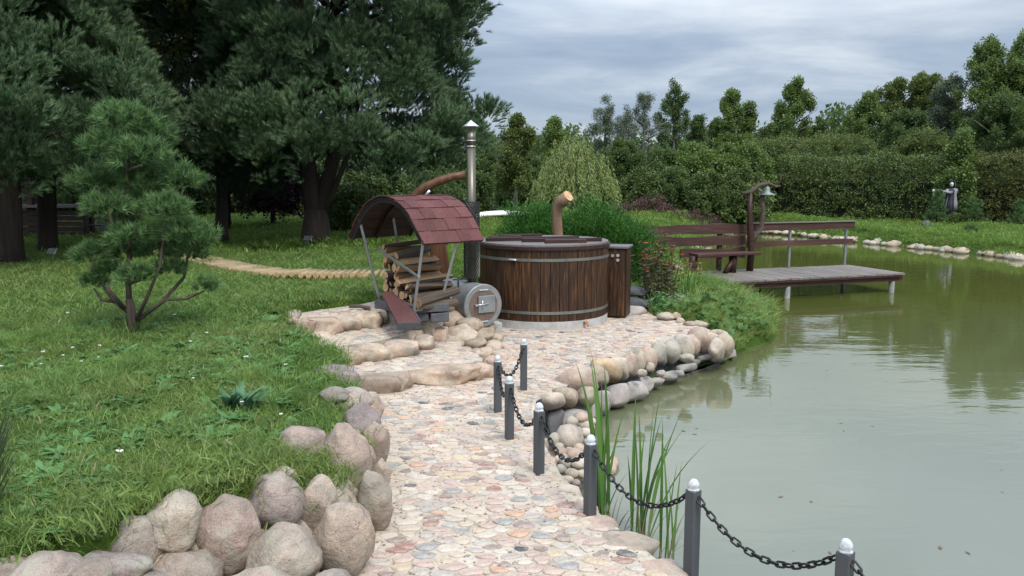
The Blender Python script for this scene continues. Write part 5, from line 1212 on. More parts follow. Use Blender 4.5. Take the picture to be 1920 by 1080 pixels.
# distant wood closing every gap
P = []; 
for k in range(6500):
    a = rng.random(); px = -500 + a * 3200; D = rng.uniform(58, 66); x = by_px(px, D); hgt = (5.0 + 1.8 * noise.noise(Vector((x * .16, 3, 0))) + 1.0 * noise.noise(Vector((x * .6, 9, 0)))) * (1.0 if px < 1540 else 1.25)
    P.append((x, D, rng.random() ** .8 * hgt + .2))
wood = scatter('far_woodland', 'leaf_dark', P, sph(len(P), -.2)[:len(P)] if False else np.tile([0, -.6, .8], (len(P), 1)) + rng.normal(size=(len(P), 3)) * .5, rng.uniform(2.4, 4.2, len(P))); tag(wood, 'continuous dark wood closing the horizon behind the trees', kind='stuff')

# --- big pines
def pine(name, label, x, y, H, W, z0, seed, tr=.2, fork=None, tname='pine', n_lobes=260, lr=.42, cxo=0, scl=1.0, per=5, lowr=None):
    zb = hz(x, y); r_ = empty(name, (x, y, zb), 0, label, 'tree'); m_ = MB()
    if fork:
        m_.tube([(0, 0, -.2), (.02, 0, .35), (.03, 0, .75)], [tr * 1.3, tr * 1.05, tr * .82], 12, wob=.05, caps=False)
        for (fx, fy, fr, fz) in fork: m_.tube([(.03, 0, .45), (fx * .35, fy * .35, 1.1), (fx * .7, fy, 2.0), (fx, fy, fz)], [fr * 1.15, fr * 1.05, fr * .85, fr * .3], 10, wob=.05)
    else: m_.tube([(0, 0, -.2), (0, 0, .3), (.06, 0, 1.5), (.0, .05, H * .5), (0, 0, H * .93)], [tr * 1.35, tr * 1.05, tr * .95, tr * .6, tr * .08], 12, wob=.05)
    rs = np.random.default_rng(seed); P = []; D_ = []
    for k in range(n_lobes):
        t_ = (k + rs.random()) / n_lobes; t_ = t_ ** 1.0; a = rs.random() * 6.283
        prof = (.80 + .22 * math.sin(t_ * 9 + seed)) * (1 - t_ ** 2.6) ** .5 if t_ > .12 else .62 + t_ * 1.8
        rad = W / 2 * prof * (rs.uniform(.80, 1.04) if rs.random() > .12 else rs.uniform(.35, .8)); zc_ = z0 + t_ * (H - z0) - .12 * rad * (1 - t_) + (0.0 if t_ > .1 else rs.uniform(-.15, .3))
        c = np.array([cxo + rad * math.cos(a), rad * math.sin(a), zc_]); lr_ = lr * rs.uniform(.65, 1.3)
        outd = np.array([math.cos(a), math.sin(a), .25])
        for j in range(per):
            d = rs.normal(size=3); d /= np.linalg.norm(d); d = d * .9 + outd * .7; d /= np.linalg.norm(d); d[2] = abs(d[2]) * .8 if rs.random() < .8 else d[2]
            P.append(c + d * lr_ * [1, 1, .85]); D_.append(d * .55 + [0, 0, .75])
        if k % 7 == 0 and t_ > .10:
            b_ = Vector((cxo * .5, 0, max(z0 + .3, zc_ - rad * .28))); m_.tube([b_, Vector(c) * .5 + b_ * .5 + Vector((0, 0, .1)), Vector(c)], [tr * .26 * (1 - .6 * t_), tr * .14, .012], 5)
    m_.build('trunk', M['bark'], r_)
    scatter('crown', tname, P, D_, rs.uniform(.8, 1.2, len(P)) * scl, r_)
    return r_
pA = at(24, 492, .88); pB = at(92, 472, .88); pC = at(592, 458, .88); pD = at(418, 456, .88)
pine('pine_tree', 'large pine with a straight dark trunk at the left border', pA.x, pA.y, 9.5, 4.9, 1.40, 1, .18, n_lobes=430)
pine('pine_tree', 'large pine with an ivy-streaked trunk just right of the one at the left border', pB.x, pB.y, 10.5, 5.2, 1.35, 2, .17, n_lobes=460)
pine('pine_tree', 'huge dark pine with a forked trunk standing behind the woodshed', pC.x, pC.y, 11.5, 7.0, 1.70, 3, .28, fork=[(-.20, 0, .19, 9.5), (.62, .2, .16, 7.5), (1.2, -.2, .06, 3.6)], n_lobes=700, cxo=.72, per=6)
pine('pine_tree', 'pine crown in deep shade behind and between the large pines', by_px(420, 22.5), 22.5, 12, 5.6, 2.4, 5, .2, n_lobes=330, scl=1.2)
pine('spruce_tree', 'dark shaded conifer with low hanging branches between the two large pines', pD.x, pD.y, 6.5, 3.0, .95, 4, .12, tname='pine_dark', n_lobes=230, lr=.36)
pine('pine_tree', 'pine standing behind the left-hand pines', by_px(60, 24), 24, 12, 6.5, 2.6, 9, .2, n_lobes=320, scl=1.25)
pine('pine_tree', 'pine outside the left border', pA.x - 3.2, 12.5, 9.5, 4.6, 1.8, 12, .18, n_lobes=260)
tree('purple_tree', 'low dark purple-leaved tree in the shade left of the forked pine', by_px(512, 23), 23, 3.4, 2.9, .7, 'round', 'purple', 'bark', 46, 26, .5, 1.0, 77, None, .08)
tree('birch_tree', 'birch whose light leaves show between the dark pine crowns', by_px(318, 17.5), 17.5, 8.2, 2.6, 3.6, 'oval', 'leaf_olive', 'barkgrey', 60, 24, .42, .8, 78, None, .09)
# dark shrubs at the back of the shaded lawn
for k, (px, top, wp, D, tn) in enumerate(((700, 340, 190, 27, 'leaf_dark'), (610, 350, 120, 30, 'leaf'), (800, 335, 150, 29, 'leaf_dark'), (870, 330, 120, 31, 'leaf_dark'), (530, 352, 110, 31, 'leaf'), (450, 350, 110, 31, 'leaf_dark'), (360, 340, 130, 30, 'leaf_dark'), (270, 345, 140, 31, 'leaf_dark'), (660, 372, 90, 21, 'hedge'), (180, 330, 160, 30, 'leaf_dark'), (80, 330, 160, 30, 'leaf_dark'), (-20, 330, 160, 30, 'leaf_dark'))):
    x = by_px(px, D); H = px_top(top, D) - hz(x, D); lbs = ['wide dark shrub behind the forked pine trunk', 'bright green shrub seen left of the forked trunk', 'dark shrub behind the arched limb', 'dark shrub just left of the chimney', 'green shrub under the purple tree', 'dark shrub behind the spruce trunk', 'dark shrub left of the spruce trunk', 'dark shrub behind the small pine', 'small glossy shrub right of the forked trunk', 'dark shrub behind the iron bench', 'dark shrub behind the shelter', 'dark shrub at the left border behind the shelter'][k]
    tree('shrub', lbs, x, D, H, wp / FPX * D * 1.1, .05, 'broad', tn, 'bark', 34, 26, .5, 1.1, 400 + k, None, .05, 'shrub', 4)
# --- near young cloud-pruned pine
sp0 = at(247, 628, .88); yp = empty('young_pine', (sp0.x, sp0.y, hz(sp0.x, sp0.y)), 0, 'young cloud-shaped pine with rounded needle pads on bare crooked branches, near left on the lawn', 'tree'); y0 = Vector(yp.location)
PADS = [(238, 232, 68, 42, 0), (285, 262, 45, 40, .1), (200, 285, 55, 45, -.1), (262, 300, 68, 48, -.15), (178, 350, 48, 36, .05), (220, 345, 40, 30, .2), (345, 345, 42, 40, .1), (300, 335, 40, 34, .25), (205, 395, 50, 33, -.2), (312, 398, 52, 36, -.2), (280, 375, 45, 30, .15),
        (375, 455, 42, 44, .05), (335, 440, 48, 40, -.1), (350, 480, 40, 22, .15), (243, 452, 46, 28, -.25), (290, 478, 40, 26, .1), (172, 485, 32, 28, 0), (260, 522, 38, 20, -.15), (176, 535, 20, 14, 0), (384, 542, 18, 14, .1), (230, 420, 30, 22, .1), (262, 345, 46, 34, .1), (235, 478, 34, 24, .1), (205, 515, 26, 18, .1), (320, 510, 28, 18, .05)]
D0 = sp0.y; PP = []; DD = []; SS = []; padc = []
for (px, py, rx, ry, dy) in PADS:
    c = at(px, py, D=D0 + dy); s_ = c.length / FPX * .73; padc.append(c - y0); a_, b_ = rx * s_, ry * s_; n_ = int(22 + 1500 * a_ * (a_ + b_) * .5)
    d = sph(n_, -.45); rr = rng.uniform(.55, .98, n_)[:, None]
    PP.append(np.array(c - y0) + d * rr * [a_ * .86, a_ * .86, b_ * .80]); DD.append(d * .75 + [0, 0, .6]); SS.append(rng.uniform(.75, 1.1, n_))
m_ = MB()
def w2(px, py, dy=0): return at(px, py, D=D0 + dy) - y0
m_.tube([(0, 0, -.1), w2(247, 590), w2(243, 560)], [.055, .042, .034], 9, wob=.08)
m_.tube([w2(243, 575), w2(240, 520), w2(245, 450, .05), w2(238, 380, .05), w2(240, 300), w2(238, 240)], [.030, .026, .024, .021, .016, .01], 8, wob=.08)
for ch_ in ([(250, 605), (300, 570, .1), (345, 520, .1), (352, 480, .1), (372, 450, .05)], [(248, 590), (215, 565), (182, 520), (172, 488)], [(255, 600), (275, 560, -.1), (300, 500, -.1), (310, 410, -.15)], [(262, 598), (310, 562, .1), (350, 560, .1), (384, 545, .1)], [(215, 565), (190, 562), (176, 540)],
            [(235, 580), (205, 545, -.1), (200, 530, -.1)], [(243, 530), (262, 525, -.1), (262, 505, -.1)], [(240, 525), (225, 500, -.1), (222, 490, -.1)], [(245, 450, .05), (300, 425), (330, 395, .05), (345, 350, .1)], [(240, 400), (205, 380), (180, 355, .05)], [(243, 470), (215, 440, -.1), (205, 400, -.2)], [(240, 320), (265, 310, -.1)]):
    pts_ = [w2(*q) for q in ch_]; m_.tube(pts_, [.022 - .013 * i / (len(pts_) - 1) for i in range(len(pts_))], 6, wob=.1)
m_.build('trunk', M['barkpine'], yp)
scatter('crown', 'tuft', np.concatenate(PP), np.concatenate(DD), np.concatenate(SS), yp)

# ------------------------------------------------------------ bushes round the tub
def bush(name, label, px, D, z_, rx, rz, n_, tname, scl, cat='bush', yr=None, droop=.4):
    x = by_px(px, D); o = empty(name, (x, D, z_), 0, label, cat); d = sph(n_, -.1); rr = rng.uniform(.6, 1.0, n_)[:, None]
    lump = np.array([1 + .28 * noise.noise(Vector(v) * 2.2 + Vector((px, 0, 0))) for v in d])[:, None]
    scatter('foliage', tname, d * rr * lump * [rx, yr or rx, rz], d + [0, 0, droop] , rng.uniform(.8, 1.2, n_) * scl, o); m_ = MB()
    for k in range(6): m_.tube([(0, 0, 0), (rx * .5 * math.cos(k), rx * .5 * math.sin(k), rz * .5)], [.02, .008], 5)
    m_.build('stems', M['bark'], o); return o
bush('juniper_bush', 'spreading bright green juniper behind the right of the tub', 1128, 14.0, .60, .86, 1.03, 1400, 'juniper', 1.15, droop=.9)
bush('juniper_bush', 'darker green juniper behind the middle of the tub', 1005, 14.3, .60, .60, 1.05, 800, 'juniper', 1.1, droop=.9)
bush('golden_shrub', 'small yellow-green shrub peeping over the tub lid beside the stump', 1082, 12.9, .85, .30, .38, 150, 'yellowgreen', .9)
# faded coneflowers and flags at the terrace corner
def stems(name, label, px, py, z, n_, h, spread, stemm, leafm, headm, cat, leafn=10, ll=.09):
    b_ = at(px, py, z); o = empty(name, b_, 0, label, cat); m_ = MB(); LP = []; LD = []; HP = []
    for k in range(n_):
        a = rng.random() * 6.28; r0 = spread * math.sqrt(rng.random()); x_, y_ = r0 * math.cos(a), r0 * math.sin(a); hh_ = h * rng.uniform(.6, 1.05); lx_, ly_ = rng.normal() * .08, rng.normal() * .08
        m_.tube([(x_, y_, -.05), (x_ * 1.1 + lx_ * .5, y_ * 1.1 + ly_ * .5, hh_ * .5), (x_ * 1.2 + lx_, y_ * 1.2 + ly_, hh_)], [.006, .005, .003], 4, caps=False)
        for j in range(leafn):
            t_ = rng.random(); LP.append((x_ * (1 + .2 * t_) + lx_ * t_, y_ * (1 + .2 * t_) + ly_ * t_, hh_ * t_)); aa = rng.random() * 6.28; LD.append((math.cos(aa), math.sin(aa), rng.uniform(-.8, .6)))
        HP.append((x_ * 1.2 + lx_, y_ * 1.2 + ly_, hh_))
    m_.build('stems', M[stemm], o); n2 = len(LP)
    link_mesh('leaves', leaf_soup('leaves', M[leafm], LP, LD, ll * rng.uniform(.6, 1.2, n2), ll * .32), o)
    if headm:
        hp_ = []; hd = []
        for p in HP:
            for j in range(9): aa = j / 9 * 6.28; hp_.append(p); hd.append((math.cos(aa), math.sin(aa), -.35))
        link_mesh('flower_heads', leaf_soup('flower_heads', M[headm], hp_, hd, .035, .016), o)['kind'] = 'stuff'
        m2 = MB()
        for p in HP: m2.lathe([(.0, .016), (.010, .010), (.012, 0), (.0, -.006)], 6, p)
        tag(m2.build('flower_centres', M['black'], o), kind='stuff')
    return o
stems('coneflower_plant', 'tall faded perennial with rusty orange flower heads at the terrace corner', 1232, 572, .42, 46, .92, .26, 'deadflower', 'deadflower', 'petal', 'plant', 14, .10)
stems('leafy_plant', 'low green leafy plant at the foot of the faded flowers', 1248, 585, .40, 26, .30, .2, 'weed', 'weed', None, 'plant', 14, .08)
stems('yellow_flower_plant', 'light green plant with small yellow flowers right of the faded ones', 1283, 560, .40, 18, .60, .18, 'weed', 'yellowgreen', 'petal', 'plant', 10, .07)
stems('leafy_plant', 'pale leafy shoots at the top of the grassy point', 1340, 575, .30, 26, .36, .32, 'weed', 'yellowgreen', None, 'plant', 12, .07)
# blades: parts one by one
def blade_mesh(L_, w_, lean, curve, face=0.):
    n_ = 9; V = []; F_ = []
    for i in range(n_ + 1):
        t_ = i / n_; x_ = lean * t_ * L_ + curve * L_ * t_ ** 3; z_ = L_ * t_ * (1 - .10 * abs(curve) * t_ - .15 * abs(curve) * t_ ** 3); ww = w_ * (1 - t_ ** 3) * (.7 + .6 * math.sin(t_ * 2.6)) * .5
        tw = .4 * t_; sl = math.atan(lean + 3 * curve * t_ * t_)
        if face: ox, oy, oz = ww * face * math.cos(sl), ww * math.sqrt(1 - face * face), -ww * face * math.sin(sl)
        else: ox, oy, oz = 0, ww * math.cos(tw), ww * math.sin(tw)
        V += [(x_ - ox, -oy, z_ - oz), (x_ - .12 * ww, .12 * ww, z_), (x_ + ox, oy, z_ + oz)]
    for i in range(n_):
        b_ = i * 3; F_ += [(b_, b_ + 1, b_ + 4, b_ + 3), (b_ + 1, b_ + 2, b_ + 5, b_ + 4)]
    return V, F_
def blades(name, label, base, specs, mat, cat, w_=.014, face=0.):
    o = empty(name, base, 0, label, cat)
    for (dx, dy, L_, lean, curve, az_) in specs:
        V, F_ = blade_mesh(L_, w_ * rng.uniform(.75, 1.2), lean, curve, face * rng.uniform(.6, 1)); me = np_mesh('leaf', V, F_, mat, smooth=True, tone=float(rng.random())); link_mesh('leaf', me, o, (dx, dy, -.03), (0, 0, az_))
    return o
def reed(label, px, py, tips, mat='reed', w_=.026, z=0.0, nm='reed_clump'):
    b = at(px, py, z); sp_ = []
    for (tx, ty) in tips:
        dy = rng.normal() * .05; t_ = at(tx, ty, D=b.y + dy); L_ = (t_ - b).length; lean = (t_.x - b.x) / max(.1, (t_.z - b.z)); sg = 1 if lean >= 0 else -1
        L2 = (t_.z - b.z) * 1.0; sp_.append((rng.normal() * .03, dy, L2, abs(lean) * .55, abs(lean) * .45, 0 if sg > 0 else math.pi))
    return blades(nm, label, b, sp_, M[mat], 'reeds', w_, .9)
reed('tall green reed clump behind the fifth bollard', 1128, 965, [(1075, 658), (1098, 640), (1106, 655), (1118, 668), (1130, 700), (1123, 760), (1100, 715), (1112, 745), (1150, 725), (1168, 745), (1172, 800), (1178, 870), (1140, 830), (1112, 690)])
reed('green reed clump in the gap between the fifth and sixth bollards', 1200, 1010, [(1187, 770), (1195, 745), (1208, 720), (1232, 700), (1250, 760), (1222, 740), (1272, 745), (1297, 775), (1215, 790), (1240, 830), (1186, 840), (1262, 800), (1325, 802)])
reed('thin green reed clump just left of the sixth bollard', 1256, 1070, [(1243, 800), (1262, 770), (1274, 850), (1250, 880), (1292, 905), (1285, 850)], w_=.020)
reed('dry broken reed stalks behind the fifth bollard', 1148, 1010, [(1178, 895), (1190, 925), (1165, 915), (1200, 960), (1135, 930), (1182, 940), (1210, 980), (1150, 925)], 'dry', .012)
reed('dry reed stalks at the foot of the green clump between bollards', 1196, 1035, [(1190, 930), (1240, 900), (1215, 920), (1180, 960), (1260, 935), (1170, 985)], 'dry', .012)
reed('dry reed stalks leaning toward the sixth bollard', 1238, 1085, [(1290, 960), (1300, 980), (1285, 940), (1275, 985), (1225, 990), (1305, 1000)], 'dry', .012)
irb = at(1290, 575, .35)
blades('iris_plant', 'sword-leaved iris clump behind the terrace corner boulder', irb, [(rng.normal() * .08, rng.normal() * .08, rng.uniform(.35, .62), rng.uniform(0, .25), rng.uniform(0, .3), rng.random() * 6.28) for _ in range(26)], M['reed'], 'plant', .028)
# broom at the left border, rosette on the lawn, grass skirt of the pine
bb = at(8, 985, .88); BP = []; BD = []
n_ = 700; a = rng.random(n_) * 6.28; el = rng.uniform(0, .55, n_); BD = np.stack([np.cos(a) * np.sin(el), np.sin(a) * np.sin(el), np.cos(el)], 1); BP = np.stack([np.cos(a) * .05 * rng.random(n_), np.sin(a) * .05 * rng.random(n_), rng.random(n_) * .18], 1)
bo = empty('broom_shrub', (bb.x - .12, bb.y, hz(bb.x, bb.y)), 0, 'dark twiggy broom shrub cut by the left border', 'shrub'); LNG = rng.uniform(.18, .50, n_)
link_mesh('foliage', leaf_soup('foliage', M['broom'], BP, BD, LNG, .006, bend=rng.normal(size=(n_, 3)) * .03, kind='blade'), bo)
rb = at(448, 775, .88)
blades('plantain_rosette', 'big-leaved bluish rosette on the lawn above the boulders', (rb.x, rb.y, hz(rb.x, rb.y) + .02), [(rng.normal() * .04, rng.normal() * .04, rng.uniform(.09, .16), rng.uniform(.3, .9), rng.uniform(.2, .7), rng.random() * 6.28) for _ in range(44)], M['plantain'], 'plant', .034)
for k, (px, py, s_, lb) in enumerate(((545, 640, .8, 'pale-leaved rosette at the top left of the steps'), (230, 662, .9, 'broad-leaved weed left of the young pine foot'), (345, 660, .9, 'broad-leaved weed right of the young pine foot'), (60, 680, .8, 'broad-leaved weed on the far left lawn'), (130, 795, .7, 'light green weed near the left border'), (300, 800, .7, 'light green weed in the middle of the near lawn'), (250, 835, .7, 'light green weed above the left boulders'))):
    p = at(px, py, .88); blades('weed_plant', lb, (p.x, p.y, hz(p.x, p.y) + .01), [(rng.normal() * .03, rng.normal() * .03, rng.uniform(.07, .12) * s_, rng.uniform(.4, 1.1), rng.uniform(.4, .9), rng.random() * 6.28) for _ in range(14)], M['weed'], 'plant', .035)
gs = Vector(yp.location); blades('grass_tuft', 'long dark grass tuft around the foot of the young pine', gs, [(rng.normal() * .06, rng.normal() * .06, rng.uniform(.18, .34), rng.uniform(.2, .9), rng.uniform(.2, .6), rng.random() * 6.28) for _ in range(70)], M['hedge'], 'plant', .008)

# ------------------------------------------------------------ things on the shaded lawn
def plaque(px, py, D, label):
    x = by_px(px, D); zb = hz(x, D); o = empty('plant_marker', (x, D, zb), R(-20), label, 'marker'); m_ = MB(); m_.box((0, 0, .10), (.02, .01, .22)); m_.build('stake', M['steel'], o)
    m_ = MB(); m_.box((0, -.02, .24), (.19, .008, .11), rot=(R(-35), 0, 0)); m_.build('plate', M['steel'], o, bevel=.002)
plaque(578, 470, 16.4, 'small grey name plate on a stake before the forked pine'); plaque(96, 484, 13.6, 'small grey name plate on a stake before the left-hand pines')
gz_ = hz(-11, 20)
gz0_ = empty('garden_shelter', (by_px(70, 19), 19.5, gz_), 0, 'dark wooden garden shelter half hidden behind the left-hand pines', 'shelter')
for x_ in (-1.6, -.4, 1.0):
    m_ = MB(); m_.box((x_, 0, 1.1), (.14, .14, 2.2)); m_.build('post', M['redwood'], gz0_)
m_ = MB(); m_.box((-.3, .2, .78), (2.9, .9, .06)); m_.build('counter', M['deck'], gz0_)
for k in range(5):
    m_ = MB(); m_.box((-.3, -.1, .10 + k * .13), (2.7, .04, .115)); m_.build('wall_board', M['darkwood'], gz0_)
m_ = MB(); m_.prism([(-2.0, -.6), (1.4, -.6), (1.4, 1.6), (-2.0, 1.6)], 2.2, 2.32); m_.build('roof', M['darkwood'], gz0_)
for k in range(5):
    m_ = MB(); m_.box((1.16, 0, .95 + k * .16), (.20, .03, .05)); m_.build('slat', M['white'], gz0_)
wb = empty('white_panel', (by_px(183, 20), 20.6, hz(-10, 20)), 0, 'low white panel standing behind the scrolled iron bench', 'panel'); m_ = MB(); m_.box((0, 0, .22), (.62, .05, .44)); m_.build('panel', M['white'], wb, bevel=.01)
ib = empty('iron_bench', (by_px(176, 19), 19.2, hz(-9.8, 19)), 0, 'small black iron bench with scrolled ends beside the shelter', 'bench')
m_ = MB()
for s_ in (-1, 1):
    pts_ = [(s_ * (.05 + .055 * math.exp(-t_ * .25) * math.cos(t_)) + s_ * .03, 0, .40 + .07 * math.exp(-t_ * .25) * math.sin(t_)) for t_ in np.linspace(0, 7, 24)]; m_.tube(pts_, .012, 5)
    m_.tube([(s_ * .33, 0, .0), (s_ * .30, 0, .3), (s_ * .33, 0, .52), (s_ * .26, 0, .56)], .018, 6)
m_.build('backrest', M['black'], ib); m_ = MB(); m_.box((0, -.15, .30), (.62, .30, .03)); m_.tube([(-.32, 0, .5), (.0, 0, .46), (.32, 0, .5)], .014, 5); m_.build('seat', M['black'], ib)
# white low roof on the far lawn
wr = empty('low_shelter', (by_px(945, 27), 27.5, hz(-.3, 27)), 0, 'long low white domed cover on a dark base on the lawn behind the chimney', 'cover')
m_ = MB(); V = []; F_ = []; nn = 18
for i in range(nn + 1):
    t_ = i / nn; x_ = -.95 + 1.9 * t_; z_ = .20 + .10 * math.sin(math.pi * t_) ** .6; V += [(x_, -.55, z_ - .05), (x_, 0, z_ + .035), (x_, .55, z_ - .05)]
for i in range(nn): b_ = i * 3; F_ += [(b_, b_ + 3, b_ + 4, b_ + 1), (b_ + 1, b_ + 4, b_ + 5, b_ + 2)]
m_.add(V, F_, smooth=True); o = m_.build('cover', M['white'], wr); sm = o.modifiers.new('solid', 'SOLIDIFY'); sm.thickness = .07
m_ = MB(); m_.box((0, 0, .04), (1.7, .95, .20)); m_.build('base', M['black'], wr)

# ------------------------------------------------------------ hooded figure, rock and small conifers on the far bank
D = 33.0; hx = by_px(1780, D); zf = px_top(404, D)
fig = empty('scarecrow', (hx, D, zf), R(-15), 'hooded scarecrow in a long grey coat holding both arms out before the hedge', 'scarecrow')
m_ = MB(); m_.lathe([(.0, 0), (.20, 0), (.17, .5), (.12, .85), (.16, 1.05), (.06, 1.10), (0, 1.1)], 14); m_.build('robe', M['cloth_dark'], fig)
m_ = MB(); m_.lathe([(.24, .22), (.215, .5), (.16, .85), (.19, 1.02), (.10, 1.12)], 16, a0=R(-80), a1=R(195)); o = m_.build('coat', M['cloth_grey'], fig); sm = o.modifiers.new('solid', 'SOLIDIFY'); sm.thickness = .02
for s_ in (-1, 1):
    m_ = MB(); m_.tube([(s_ * .17, -.02, 1.04), (s_ * .10 - .22, -.12, .90 + .02 * s_), (-.58, -.2, 1.0 + .02 * s_)], [.065, .06, .05], 8); m_.tube([(-.58, -.2, 1.0 + .02 * s_), (-.68, -.2, 1.0 + .02 * s_)], [.035, .03], 6); m_.build('arm', M['cloth_grey'], fig)
m_ = MB(); m_.lathe([(.0, .10), (.05, .085), (.07, .03), (.055, -.04), (.03, -.09), (0, -.10)], 12, (-.05, -.05, 1.25)); hd = m_.build('head', M['bone'], fig)
for s_ in (-1, 1):
    m_ = MB(); m_.lathe([(0, .015), (.015, 0), (0, -.015)], 6, (-.08 + s_ * .025, -.112, 1.26)); m_.build('eye', M['black'], hd)
m_ = MB(); m_.lathe([(.13, -.14), (.115, .0), (.10, .10), (.05, .18), (.0, .22)], 12, (0, 0, 1.24), a0=R(-55), a1=R(235)); o = m_.build('hood', M['cloth_dark'], fig); sm = o.modifiers.new('solid', 'SOLIDIFY'); sm.thickness = .015
m_ = MB(); m_.lathe([(.0, .07), (.06, .04), (.06, -.02), (.03, -.07), (0, -.07)], 10, (-.74, -.2, 1.0)); m_.tube([(-.72, -.2, .95), (-.76, -.2, .79)], [.02, .01], 6); m_.build('held_skull', M['bone'], fig)
p = at(1737, 426, D=30.5); o = rock('dark_stone', (p.x, p.y, hz(p.x, p.y) + .12), (.18, .15, .19), M['slate'], None, seed=77, angular=.6, sub=3); tag(o, 'dark grey upright stone on the far bank near the hooded figure', 'stone')
for k, (px, D, rx, n_, hh_, lb) in enumerate(((1755, 32.4, .32, 3, .42, 'stepped small pine left of the hooded figure'), (1826, 32.4, .30, 2, .40, 'small round-topped pine right of the hooded figure'), (1908, 31.5, .30, 2, .45, 'small golden-green pine at the right border'))):
    x = by_px(px, D); zb = hz(x, D); o = empty('small_pine', (x, D, zb), 0, lb, 'tree'); P = []; D_ = []
    for j in range(n_ + 1):
        m2 = 46; d = sph(m2, -.3); rr = rx * (1 - .24 * j); P.append(d * [rr, rr, .17] + [rng.normal() * .05, 0, .18 + j * .30]); D_.append(d + [0, 0, .6])
    m_ = MB(); m_.tube([(0, 0, -.1), (0, 0, .3 * n_)], [.04, .02], 6); m_.build('trunk', M['bark'], o); scatter('crown', 'tuft_far', np.concatenate(P), np.concatenate(D_), rng.uniform(.7, 1.0, m2 * (n_ + 1)), o)
bush('low_bush', 'low dark green bush at the feet of the hooded figure', 1790, 32.6, .55, .5, .28, 60, 'hedge', .8, yr=.3)
bush('low_bush', 'single small leafy bush on the bank right of the dark stone', 1821, 27.5, .48, .22, .2, 40, 'leaf_dark', .5)

def make_fleck(i):
    m_ = MB(); m_.add([(-.03, 0, .004), (0, -.014, .004), (.035, 0, .006), (0, .014, .004)], [(0, 1, 2, 3)]); return m_.mesh('fleck', M['weed'] if i else M['dry'])
tpl('fleck', make_fleck, 2)
FLP = np.column_stack([rng.uniform(1, 16, 420), 3 + rng.random(420) ** 1.0 * 24, np.zeros(420)]); FLP = FLP[seg_dist(FLP[:, 0], FLP[:, 1], POND) > .2]
tag(scatter('floating_leaves', 'fleck', FLP, np.tile([0, 0, 1.], (len(FLP), 1)), rng.uniform(.3, 1.0, len(FLP))), 'tiny leaves and flecks floating on the pond', kind='stuff')

# ------------------------------------------------------------ grass
def grass_zone(n_, x0, x1, y0, y1, keep=None, hardgap=.16, pondgap=.12):
    P = np.column_stack([rng.uniform(x0, x1, n_), rng.uniform(y0, y1, n_)]); dh = seg_dist(P[:, 0], P[:, 1], HARD); dp = seg_dist(P[:, 0], P[:, 1], POND)
    ok = (dh < -hardgap) & (dp < -pondgap) & (np.abs(P[:, 0]) < P[:, 1] * .82 + 1.2)
    if keep is not None: ok &= keep(P)
    P = P[ok]; return np.column_stack([P, height(P[:, 0], P[:, 1])])
def lawn_scatter(name, tname, P, s0, s1, label, lean=.12):
    n_ = len(P); o = scatter(name, tname, P, np.column_stack([rng.normal(size=(n_, 2)) * lean, np.ones(n_)]), rng.uniform(s0, s1, n_)); tag(o, label, kind='stuff'); return o
def patchy(P, f=1.2, seed=0.): return np.array([noise.noise(Vector((x * f, y * f, seed))) for x, y, _ in P])
P = grass_zone(14000, -7, 1, 1.6, 8.2, hardgap=.18); pn = patchy(P)
lawn_scatter('grass', 'grass_near', P, .65, 1.25, 'short green lawn grass')
lawn_scatter('grass', 'grass_tall', P[(pn > .18) & (rng.random(len(P)) < .16)], .35, .65, 'longer grass growing in the lawn')
lawn_scatter('dry_grass', 'dead_leaf', P[(pn > -.1) & (rng.random(len(P)) < .30)], .6, 1.3, 'scattered dry straw in the lawn')
lawn_scatter('clover_leaves', 'clover', P[(patchy(P, 2.1, 5.) > -.02) & (rng.random(len(P)) < .75)], .7, 1.5, 'small round-leaved ground cover in the lawn')
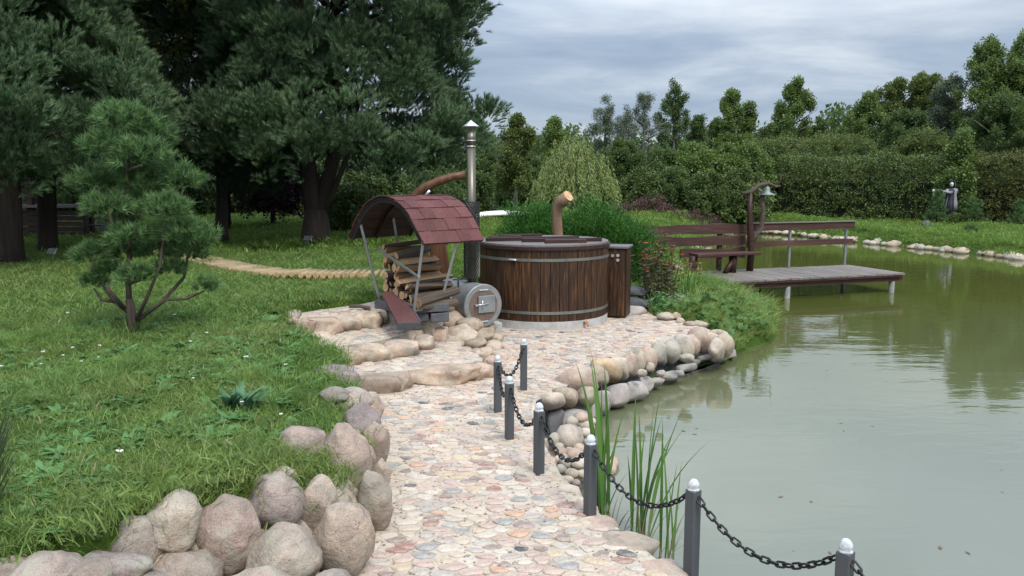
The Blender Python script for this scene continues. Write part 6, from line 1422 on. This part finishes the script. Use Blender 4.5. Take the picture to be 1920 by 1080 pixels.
lawn_scatter('weed_leaves', 'weed', P[rng.random(len(P)) < .075], .5, 1.2, 'broad weed leaves in the lawn')
lawn_scatter('daisies', 'daisy', P[(patchy(P, .9, 8.) > .12) & (rng.random(len(P)) < .02)], .8, 1.5, 'tiny white flowers in the lawn')
P = grass_zone(9500, -12, 3, 8, 16); lawn_scatter('grass', 'grass_mid', P, .8, 1.3, 'lawn grass in the middle distance')
lawn_scatter('clover_leaves', 'clover', P[(rng.random(len(P)) < .30) & (P[:, 0] > -4) & (P[:, 1] < 12)], 1.4, 2.6, 'ground cover left of the steps')
P = grass_zone(16000, -28, 34, 15.5, 40, keep=lambda q: (q[:, 1] < 38)); lawn_scatter('grass', 'grass_far', P, .8, 1.4, 'lawn grass of the far lawn and bank')
# fringe over the boulders and along the banks
Q = []
for i, p in enumerate(dense):
    if p.y < 1.9: continue
    t_ = (dense[min(i + 1, len(dense) - 1)] - dense[max(i - 1, 0)]).normalized()
    for k in range(9):
        o_ = .17 + rng.random() * .30; Q.append((p.x - t_.y * o_ + rng.normal() * .04, p.y + t_.x * o_ + rng.normal() * .04))
Q = np.array(Q); dh = seg_dist(Q[:, 0], Q[:, 1], HARD); Q = Q[dh < -.15]
lawn_scatter('edge_grass', 'grass_near', np.column_stack([Q, height(Q[:, 0], Q[:, 1])]), .9, 1.5, 'grass hanging over the tops of the boulders', .35)
P = grass_zone(2600, 1.9, 4.4, 9.6, 16, hardgap=.10, pondgap=.08); 
lawn_scatter('bank_grass', 'grass_bank', P, .35, .70, 'long loose grass on the point beside the terrace', .3); lawn_scatter('bank_leaves', 'clover', P[rng.random(len(P)) < .5] + [0, 0, .12], 1.5, 2.6, 'leafy herbs in the bank grass', .5)
P = grass_zone(2200, 3, 18, 16, 36, keep=lambda q: seg_dist(q[:, 0], q[:, 1], POND) > -.9, pondgap=.1); lawn_scatter('bank_grass', 'grass_tall_far', P, .4, .8, 'longer grass at the water line of the far bank', .3)
P = grass_zone(1500, -2, 3.5, 12.5, 17); lawn_scatter('rough_grass', 'grass_tall_far', P, .4, .8, 'rough grass behind the tub', .3)
